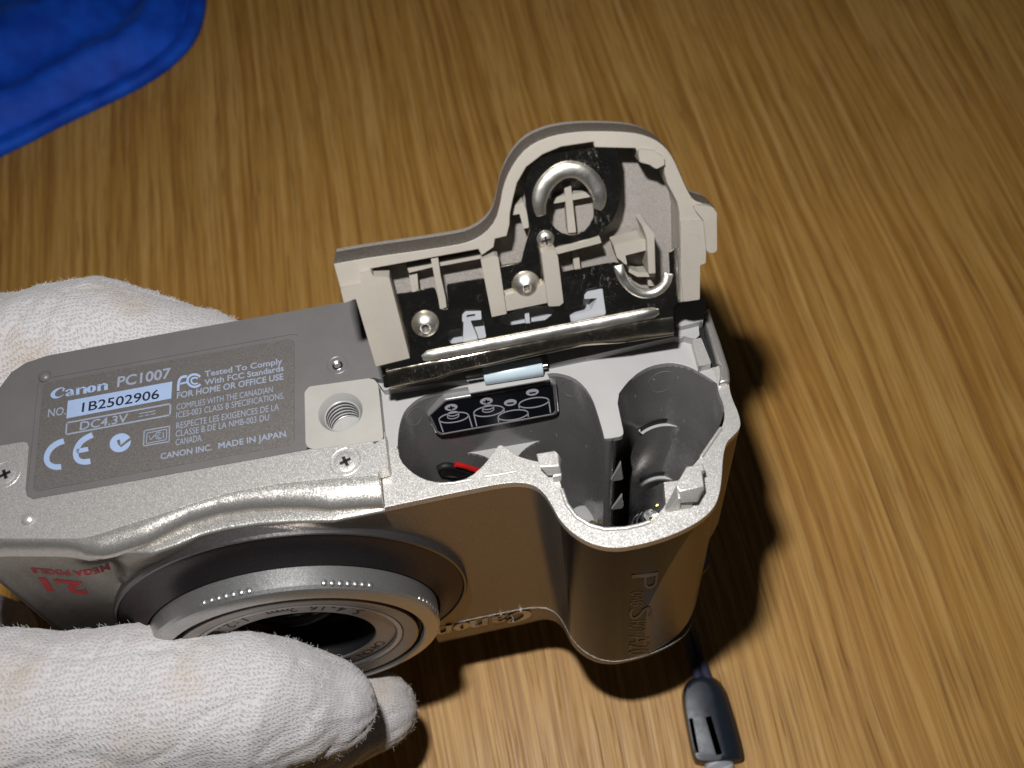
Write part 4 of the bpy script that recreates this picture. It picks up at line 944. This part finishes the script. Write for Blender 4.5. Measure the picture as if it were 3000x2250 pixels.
# cross rib in the ring opening
slab("floor_rib", D, D1((742, 590), (800, 585), (850, 1040), (780, 1045)), -.1, 2.6, M_DOOR, DR, 0, .12)
slab("floor_rib", D, D1((610, 745), (985, 675), (995, 725), (612, 795)), -.1, 2.4, M_DOOR, DR, 0, .12)
slab("floor_rib", D, A_((1340, 770), (1372, 765), (1385, 865), (1350, 870)), -.1, 2.0, M_DOOR, DR, 0, .1)
slab("floor_rib", D, A_((455, 870), (500, 860), (510, 975), (470, 985)), -.1, 2.6, M_DOOR, DR, 0, .1)
slab("cross_bar", D, A_((445, 850), (590, 820), (600, 850), (455, 885)), 1.0, 3.6, M_DOOR, DR, 0, .12)
slab("cross_bar", D, A_((610, 815), (850, 775), (855, 805), (615, 850)), 1.0, 3.6, M_DOOR, DR, 0, .12)
slab("long_rib", D, A_((572, 790), (612, 784), (628, 900), (655, 1020), (660, 1070), (625, 1080), (605, 960)), PN-1.5, PN+.9, M_DOOR, DR, .15, .15)
# central clip
CB = slab("clip_bar", D, A_((845, 815), (918, 790), (940, 800), (985, 1105), (905, 1122)), PN-1, PN+1.9, M_DOOR, DR, .1, .18)
slab("clip_bar", D, A_((970, 1012), (1050, 985), (1075, 962), (1105, 985), (1180, 945), (1200, 945), (1205, 1045), (978, 1092)), PN-.5, PN+1.2, M_DOOR, DR, .1, .18)
slab("clip_bar", D, A_((1172, 780), (1200, 758), (1250, 762), (1262, 800), (1292, 1045), (1270, 1062), (1210, 1065)), PN-1, PN+2.3, M_DOOR, DR, .3, .25)
slab("cross_bar", D, A_((1245, 755), (1488, 690), (1496, 722), (1260, 783)), 1.2, PN+.6, M_DOOR, DR, .1, .18)
slab("hook_bracket", D, A_((1010, 525), (1075, 500), (1095, 560), (1105, 640), (1075, 645), (1055, 565), (1015, 572)), .8, 3.6, M_DOOR, DR, .15, .15)
# right bracket
slab("bracket_arm", D, A_((1562, 735), (1712, 698), (1742, 705), (1745, 760), (1625, 790), (1640, 850), (1580, 800)), 1.5, 5.6, M_DOOR, DR, .3, .2)
slab("bracket_post", D, A_((1718, 632), (1748, 626), (1782, 672), (1788, 885), (1752, 888), (1742, 700)), 1.0, 7.0, M_DOOR, DR, .1, .2)
slab("bracket_web", D, A_((1640, 845), (1660, 868), (1700, 882), (1788, 880), (1788, 905), (1690, 905), (1645, 880)), .5, 3.4, M_DOOR, DR, .1, .15)
slab("bracket_post", D, A_((1745, 900), (1786, 895), (1786, 955), (1750, 955)), -.1, 2.0, M_DOOR, DR, .1, .12)
# broken notch steps on the right inner rim
slab("rim_notch", D, A_((1845, 375), (1885, 355), (1925, 440), (1900, 470), (1868, 425)), 1.0, RN-1.6, M_DOOR, DR, .1, .3)
# pale clips showing through the cut-outs
slab("clip_hook", D, A_((738, 1105), (752, 1085), (845, 1080), (850, 1135), (790, 1142), (830, 1240), (750, 1258), (752, 1150), (740, 1140)), PN-3.0, PN-.6, M_CLIP, DR, .2, .15, holes=[A_((768, 1112), (815, 1105), (817, 1122), (770, 1130))])
slab("clip_hook", D, A_((1400, 985), (1490, 955), (1525, 955), (1530, 1110), (1325, 1155), (1320, 1120), (1440, 1085), (1475, 1020), (1405, 1025)), PN-3.0, PN-.9, M_CLIP, DR, .2, .15)
slab("clip_backing", D, A_((640, 1060), (900, 1050), (900, 1280), (650, 1290)), .5, 1.3, M_CLIP, DR)
slab("clip_backing", D, A_((920, 1020), (1280, 1020), (1280, 1200), (940, 1200)), .5, 1.3, M_CLIP, DR)
slab("clip_backing", D, A_((1300, 930), (1540, 930), (1540, 1160), (1310, 1170)), .5, 1.3, M_CLIP, DR)
slab("floor_rib", D, A_((1080, 1085), (1105, 1080), (1112, 1160), (1088, 1165)), 1.3, 3.4, M_CLIP, DR, 0, .1)

# ------------------------------------------------------------------ gloved hand
def glove_mat():
    t = NT("white_knitted_cotton"); at = t.add('ShaderNodeAttribute'); at.attribute_name = "knit"
    sx = t.add('ShaderNodeSeparateXYZ'); t.link(at.outputs['Vector'], sx.inputs[0])
    v3 = t.coord()
    wob = t.noise(v3, .25*MM_, 3); wob2 = t.noise(v3, .9*MM_, 2)
    u = t.math('ADD', t.math('ADD', sx.outputs[0], t.math('MULTIPLY', wob, 3.0)), t.math('MULTIPLY', wob2, .5)); v = t.math('ADD', t.math('ADD', sx.outputs[1], t.math('MULTIPLY', wob, 4.0)), t.math('MULTIPLY', wob2, .5))
    vf = t.math('FRACT', t.math('MULTIPLY', v, 1/.92)); tri = t.math('ABSOLUTE', t.math('SUBTRACT', vf, .5))
    ph = t.math('ADD', t.math('MULTIPLY', u, 1/.80), t.math('MULTIPLY', tri, 1.5))
    strand = t.math('COSINE', t.math('MULTIPLY', ph, 2*math.pi)); cv = t.math('COSINE', t.math('MULTIPLY', vf, 2*math.pi))
    hole = t.math('MULTIPLY', t.ramp(t.math('MULTIPLY', t.math('ADD', strand, t.math('ADD', cv, t.math('MULTIPLY', t.noise(v3, .6*MM_, 3), 1.2))), -.5), [(-.05, 0), (.42, 1)]), 1.0)
    row = t.math('ADD', t.math('MULTIPLY', strand, .45), t.math('MULTIPLY', cv, .25))
    fz = t.noise(v3, 3.2*MM_, 4, .7)
    stain = t.ramp(t.noise(v3, .065*MM_, 4, .6), [(.48, 0), (.72, 1)])
    spot = t.ramp(t.noise(v3, .30*MM_, 4, .65), [(.66, 0), (.73, 1)])
    c = t.mix(t.ramp(fz, [(.3, 0), (.7, 1)]), (.44, .42, .41), (.60, .58, .58))
    c = t.mix(stain, c, (.47, .41, .345))
    c = t.mix(t.math('MULTIPLY', spot, .55), c, (.26, .22, .20))
    c = t.mix(t.math('MULTIPLY', t.ramp(row, [(.0, .22), (.5, 0)]), .6), c, (.42, .38, .37))
    c = t.mix(t.math('MULTIPLY', hole, .30), c, (.30, .23, .22))
    h = t.math('ADD', t.math('SUBTRACT', t.math('MULTIPLY', row, .45), hole), t.math('MULTIPLY', fz, .9))
    b = t.bump(h, .13*S, .8); b = t.bump(t.noise(v3, .5*MM_, 4, .6), .35*S, .45, b)
    m = t.set(Base_Color=c, Roughness=.92, Normal=b, Specular_IOR_Level=.15)
    t.b.inputs['Sheen Weight'].default_value = .25; t.b.inputs['Sheen Roughness'].default_value = .5
    return m
M_GLOVE = glove_mat()
def cw(px, py, z): return np.array(W @ (ray((px, py))*z - OW))
CH_ = {
 'front': [((-420, 2020, 192), 20), ((-200, 2090, 187), 16.5), ((120, 2095, 187), 15.5), ((430, 2072, 188), 14.8), ((680, 2062, 190), 14.0), ((850, 2060, 193), 12.0), ((960, 2066, 196), 9.4)],
 'second': [((-350, 2300, 205), 15), ((100, 2330, 210), 12), ((600, 2230, 216), 10.5), ((900, 2140, 220), 10.6), ((1110, 2085, 224), 8.6)],
 'third': [((-350, 2500, 215), 14), ((200, 2560, 225), 11), ((600, 2500, 232), 9)],
 'palm': [((-480, 1300, 200), 24), ((-520, 1700, 205), 26), ((-480, 2050, 205), 24), ((-420, 2350, 210), 18)],
 'side': [((-520, 1750, 225), 20), ((-250, 1850, 240), 16), ((-60, 1900, 243), 13)],
 'thumb': [((-450, 1250, 205), 22), ((-120, 1150, 208), 19), ((110, 1085, 209), 17.2), ((270, 1052, 210), 16.4), ((430, 1052, 211), 14.6), ((600, 1062, 212), 11.2), ((740, 1065, 213), 8.6)],
}
def uv_sphere(c, r, nu=20, nv=12):
    V = [c+np.array([0, 0, r])]; Fc = []
    for j in range(1, nv):
        for i in range(nu):
            a, b = math.pi*j/nv, 2*math.pi*i/nu; V.append(c+r*np.array([math.sin(a)*math.cos(b), math.sin(a)*math.sin(b), math.cos(a)]))
    V.append(c-np.array([0, 0, r])); k = len(V)-1
    for i in range(nu): Fc.append((0, 1+i, 1+(i+1) % nu)); Fc.append((k, k-1-i, k-1-(i+1) % nu))
    for j in range(nv-2):
        for i in range(nu): a = 1+j*nu+i; b = 1+j*nu+(i+1) % nu; Fc.append((a, a+nu, b+nu, b))
    return V, Fc
geo = []; segs = []
for nm, ch in CH_.items():
    P = [cw(*p) for p, r in ch]; R_ = [r for p, r in ch]
    n_ = 8*(len(P)-1)+1; tt = np.linspace(0, len(P)-1, n_)
    # Catmull-Rom path
    def cr_(i, f, A):
        p0, p1, p2, p3 = A[max(i-1, 0)], A[i], A[min(i+1, len(A)-1)], A[min(i+2, len(A)-1)]
        return .5*((2*p1)+(p2-p0)*f+(2*p0-5*p1+4*p2-p3)*f*f+(3*p1-p0-3*p2+p3)*f**3)
    Q = [cr_(min(int(t), len(P)-2), t-min(int(t), len(P)-2), P) for t in tt]; RR = [cr_(min(int(t), len(P)-2), t-min(int(t), len(P)-2), R_) for t in tt]
    geo.append(tube_geo(Q, RR, 28)); geo.append(uv_sphere(Q[0], RR[0])); geo.append(uv_sphere(Q[-1], RR[-1]))
    segs.append((nm, np.array(Q), np.array(RR)))
V, Fc = joined(geo)
tmp = mesh_obj("glove_tmp", V, Fc, M_GLOVE, None, 0, 0, recalc=False)
rm = tmp.modifiers.new("r", 'REMESH'); rm.mode = 'VOXEL'; rm.voxel_size = .75*S
sm_ = tmp.modifiers.new("s", 'SMOOTH'); sm_.iterations = 14; sm_.factor = .6
dg = bpy.context.evaluated_depsgraph_get(); me = bpy.data.meshes.new_from_object(tmp.evaluated_get(dg)); bpy.data.objects.remove(tmp)
me.name = "gloved_hand"
nvx = len(me.vertices); co_ = np.empty(nvx*3); me.vertices.foreach_get('co', co_); co_ = co_.reshape(-1, 3)/S
nrm_ = np.empty(nvx*3); me.vertices.foreach_get('normal', nrm_); nrm_ = nrm_.reshape(-1, 3)
best = np.full(nvx, 1e9); knit = np.zeros((nvx, 3))
toward = W @ np.array([0, 0, -1.0])
for nm, Q, RR in segs:
    ax = unit(Q[-1]-Q[0]); e1 = unit(toward-ax*toward.dot(ax)); e2 = np.cross(ax, e1)
    d = np.stack([np.linalg.norm(co_-q, axis=1)-r for q, r in zip(Q, RR)], 1); k = d.argmin(1); dm = d.min(1)
    msk = dm < best-.0; best[msk] = dm[msk]
    rel = co_-Q[k]; th = np.arctan2(rel@e2, rel@e1); L = np.r_[0, np.cumsum(np.linalg.norm(np.diff(Q, axis=0), axis=1))]
    uu = L[k] + (rel*ax).sum(1); rad = 13.0
    knit[msk] = np.stack([uu, th*rad+uu*.12, np.zeros(nvx)], 1)[msk]
disp = np.zeros(nvx)
for i in range(nvx):
    p = Vector(co_[i])
    u_, v_ = knit[i, 0], knit[i, 1]
    q = Vector((u_*.045+.5*noise.noise(p*.05), v_*.115, 2.0))
    cr1 = 1-abs(noise.noise(q)*2.2); cr2 = 1-abs(noise.noise(Vector((u_*.13+v_*.05, v_*.05, 7)))*2.4)
    disp[i] = .9*noise.noise(p*.06) + .45*noise.noise(p*.15+Vector((9, 0, 0))) + .16*noise.noise(p*.5) - .6*max(0, cr1-.72)*2 - .6*max(0, cr2-.78)*2
# soft wrinkles across the finger joints
wr = np.sin(knit[:, 0]*.55+3*np.sin(knit[:, 1]*.09))
disp += .22*np.maximum(0, wr)**3
co2 = co_ + nrm_*disp[:, None]
me.vertices.foreach_set('co', (co2*S).ravel()); 
at_ = me.attributes.new("knit", 'FLOAT_VECTOR', 'POINT'); at_.data.foreach_set('vector', knit.ravel())
me.update()
for p in me.polygons: p.use_smooth = True
if not me.materials: me.materials.append(M_GLOVE)
HAND = bpy.data.objects.new("gloved_hand", me); COL.objects.link(HAND)
HAND["label"] = "hand in a worn white knitted cotton glove holding the camera at its left end"; HAND["category"] = "gloved hand"
# loose cotton fibres
vis = np.where((nrm_@toward > -.25))[0]; pxs = []
camp = (co2 @ W) + OW
px_ = CC[0]+F*camp[:, 0]/camp[:, 2]; py_ = CC[1]+F*camp[:, 1]/camp[:, 2]
vis = vis[(px_[vis] > -60) & (px_[vis] < 1300) & (py_[vis] > 700) & (py_[vis] < 2330)]
V = []; Fc = []
pick = rng.choice(vis, 9000)
facing = nrm_@toward
for i in pick:
    rim_f = facing[i] < .35
    if not rim_f and rng.random() < .45: continue
    p = co2[i].copy(); d = unit(nrm_[i] + rng.normal(0, .75, 3)); L = rng.uniform(.3, 1.15)*(1.0 if rim_f else .8); curl = rng.normal(0, 3.4, 3); m = 6
    pts = [p]
    for j in range(m): d = unit(d + curl*.22 + rng.normal(0, .12, 3)); p = p + d*L/m; pts.append(p)
    g = tube_geo(pts, [.017]*m+[.007], 3, False); k = len(V); V += g[0]; Fc += [tuple(a+k for a in f_) for f_ in g[1]]
FZ = mesh_obj("cotton_fuzz", V, Fc, flat("cotton_fibre", (.74, .71, .68), .8), HAND, 0, 60, recalc=False); FZ["kind"] = "stuff"
# ------------------------------------------------------------------ blue cloth
def cloth_mat():
    t = NT("royal_blue_satin_cloth"); v = t.coord((1, 1, 1)); 
    w1 = t.add('ShaderNodeTexWave'); w1.inputs['Scale'].default_value = .55*MM_; w1.bands_direction = 'DIAGONAL'; t.link(v, w1.inputs['Vector'])
    c = t.mix(t.ramp(t.noise(v, .10*MM_, 4), [(.35, 0), (.7, 1)]), (.003, .050, .46), (.008, .11, .76))
    c = t.mix(t.ramp(w1.outputs['Fac'], [(0, 0), (1, .18)]), c, (.03, .13, .6))
    h = t.bump(w1.outputs['Fac'], .06*S, .4); h = t.bump(t.noise(v, .35*MM_, 2), .2*S, .25, h)
    m = t.set(Base_Color=c, Roughness=.6, Normal=h, Specular_IOR_Level=.2); t.b.inputs['Sheen Weight'].default_value = .08; t.b.inputs['Sheen Tint'].default_value = (.2, .45, 1, 1)
    return m
ep = V_((-60, 362), (0, 328), (60, 300), (120, 268), (200, 230), (280, 192), (340, 158), (395, 113), (425, 72), (440, 30), (446, -25), (440, -110))
E = resample(smooth_loop([T.on(p, 2, 3.0)[:2] for p in ep], 2, False), 110)
nr = []
for i in range(len(E)):
    t_ = unit(E[min(i+1, len(E)-1)]-E[max(i-1, 0)]); nr.append([-t_[1], t_[0]])
nr = np.array(nr)
for _ in range(6): nr[1:-1] = (nr[:-2]+nr[1:-1]*2+nr[2:])/4
ctr_ = np.array(T.on((-330, -420), 2, 6)[:2])
prof = [(.8, .1), (.2, .8), (0, 2.0), (.3, 3.4), (1.2, 4.3), (2.8, 4.5), (4.6, 4.4), (5.6, 4.0), (6.2, 3.2), (6.8, 3.0), (7.6, 3.6), (9, 4.6)] + [(9+i*1.6, 5) for i in range(1, 62)]
V = []; Fc = []; npf = len(prof)
for i, e in enumerate(E):
    for j, (d, h) in enumerate(prof):
        f = min(1, max(0, (d-6)/75))
        inn = unit(ctr_-e); dirv = unit(nr[i]*(1-f) + inn*f); q = e + dirv*d
        if d > 9:
            s_ = min(1, (d-9)/8)
            al = q[0]*.5+q[1]*.87; ac = q[0]*.87-q[1]*.5; fold = (7.5*math.exp(-((d-17)/6.5)**2) - 3.6*math.exp(-((d-31)/7)**2) + 8*math.exp(-((d-52)/12)**2))*(.75+.5*noise.noise(Vector((i*.05, 4, 4)))); h = 4.6 + fold + s_*(4.0*(.35-abs(noise.noise(Vector((ac*.012+2, al*.034, 3.7))))) + 2.2*noise.noise(Vector((ac*.03, al*.07, 8))))
        elif d > 1: h += .35*noise.noise(Vector((q[0]*.12, q[1]*.12, 1)))*min(1, d/3) + .25*math.sin(i*.55)*math.exp(-((d-6.5)/1.5)**2)
        V.append((q[0], q[1], max(.1, h)))
for i in range(len(E)-1):
    for j in range(npf-1): Fc.append((i*npf+j, (i+1)*npf+j, (i+1)*npf+j+1, i*npf+j+1))
BL = mesh_obj("blue_cloth", [(a, b, c) for a, b, c in V], Fc, cloth_mat(), None, 0, 0, recalc=False)
for p in BL.data.polygons: p.use_smooth = True
BL.matrix_world = T.matrix()
st_ = []
for i in range(1, len(E)-1):
    def at(j, f):
        e0, e1 = E[i], E[i+1]; e = e0*(1-f)+e1*f; dv = unit(nr[i]); return np.array([*(e+dv*6.4), 3.5])
    for f in (.0, .5):
        p0, p1 = at(0, f+.08), at(0, f+.40); st_.append(tube_geo([p0-[0, 0, .25], p0*.7+p1*.3+[0, 0, .12], p0*.3+p1*.7+[0, 0, .12], p1-[0, 0, .25]], .16, 5))
HS = mesh_obj("hem_stitching", *joined(st_), flat("blue_thread", (.012, .10, .62), .5), BL, 0, 60, recalc=False)
BL["label"] = "royal blue satin cloth with a hemmed edge lying on the wooden table"; BL["category"] = "cloth"
# ------------------------------------------------------------------ wrist strap
WS = root("wrist_strap", T.matrix(), "black wrist strap with a moulded slider hanging from the camera onto the table", "strap")
M_CORD = NT("navy_braided_cord"); _v = M_CORD.coord(); _w = M_CORD.noise(_v, 2.6*MM_, 3)
M_CORD = M_CORD.set(Base_Color=M_CORD.mix(M_CORD.ramp(_w, [(.35, 0), (.65, 1)]), (.008, .009, .018), (.035, .04, .08)), Roughness=.7, Normal=M_CORD.bump(_w, .3*S, .8))
M_SLIDE = plastic("dark_navy_slider_plastic", (.012, .017, .026), .38, 0, .02, .5)
for dx in (-1.15, 1.15):
    pts = [T.on(p, 2, h) for p, h in zip(full((1992, 1740), (2006, 1800), (2024, 1860), (2040, 1930), (2060, 1990), (2075, 2030)), (22, 15, 9, 5, 3.2, 3))]
    pts = smooth_loop([q+np.array([dx*(1 if i > 1 else .6), 0, 0]) for i, q in enumerate(pts)], 2, False)
    mesh_obj("cord", *tube_geo(pts, 1.25, 12), M_CORD, WS, 0, 60)
topp = G_((1500, 1120), (1486, 1010), (1496, 950), (1530, 910), (1575, 898), (1618, 920), (1642, 975), (1662, 1080), (1716, 1310), (1700, 1338), (1570, 1345), (1540, 1320))
full_ = G_((1492, 1130), (1470, 1010), (1478, 945), (1520, 896), (1590, 878), (1660, 898), (1706, 955), (1742, 1060), (1812, 1315), (1796, 1352), (1560, 1368), (1532, 1336))
P0 = [T.on(p, 2, 5.6) for p in topp]; P1 = [T.on(p, 2, 2.6) for p in full_]; P2 = [np.array([q[0], q[1], .3]) for q in P1]
P0 = [np.array([*q, 5.6]) for q in smooth_loop([p[:2] for p in P0], 2)]; P1 = [np.array([*q, 2.6]) for q in smooth_loop([p[:2] for p in P1], 2)]; P2 = [np.array([q[0], q[1], .3]) for q in P1]
Pm = [(a*.72+b*.28)+np.array([0, 0, .75]) for a, b in zip(P0, P1)]; Pn = [(a*.35+b*.65)+np.array([0, 0, .55]) for a, b in zip(P0, P1)]
Pi = [a+(np.mean(P0, axis=0)-a)*.10+np.array([0, 0, .12]) for a in P0]
rings = [Pi, P0, Pm if False else [(a*.75+b*.25)+np.array([0, 0, .35]) for a, b in zip(P0, P1)], Pn, P1, P2]; n = len(P0)
V = [q for r_ in rings for q in r_]; Fc = [tuple(range(n)), tuple(reversed(range((len(rings)-1)*n, len(rings)*n)))]
for j in range(len(rings)-1):
    for i in range(n): Fc.append((j*n+i, j*n+(i+1) % n, (j+1)*n+(i+1) % n, (j+1)*n+i))
SL = mesh_obj("slider", V, Fc, M_SLIDE, WS, 0, 50)
for a_, b_, w_ in (((1518, 1115), (1552, 1300), 1.0), ((1612, 1105), (1672, 1310), 1.5)):
    p0, p1 = [T.on(p, 2, 5.72) for p in G_(a_, b_)]; d = unit(p1-p0); e = np.array([-d[1], d[0], 0])*w_/2
    mesh_obj("slider_slot", [p0+e, p1+e, p1-e, p0-e, p0+e-[0, 0, .25], p1+e-[0, 0, .25], p1-e-[0, 0, .25], p0-e-[0, 0, .25]], [(0, 1, 2, 3), (4, 5, 6, 7), (0, 1, 5, 4), (1, 2, 6, 5), (2, 3, 7, 6), (3, 0, 4, 7)], M_BLACK, SL, 0, 0)
pa, pb = [T.on(p, 2, 2.6) for p in G_((1665, 1345), (1750, 1640))]
for k in range(5):
    pts = []
    for t_ in np.linspace(0, 1, 60):
        c_ = pa+(pb-pa)*t_; d = unit(pb-pa); e = np.array([-d[1], d[0], 0]); a = t_*22+k*2*math.pi/5
        pts.append(c_+e*2.6*math.cos(a)+np.array([0, 0, 1.3*math.sin(a)]))
    mesh_obj("braid_strand", *tube_geo(pts, .95, 8), flat("grey_white_braid", (.50, .50, .50) if k % 2 else (.30, .31, .33), .7), WS, 0, 60)
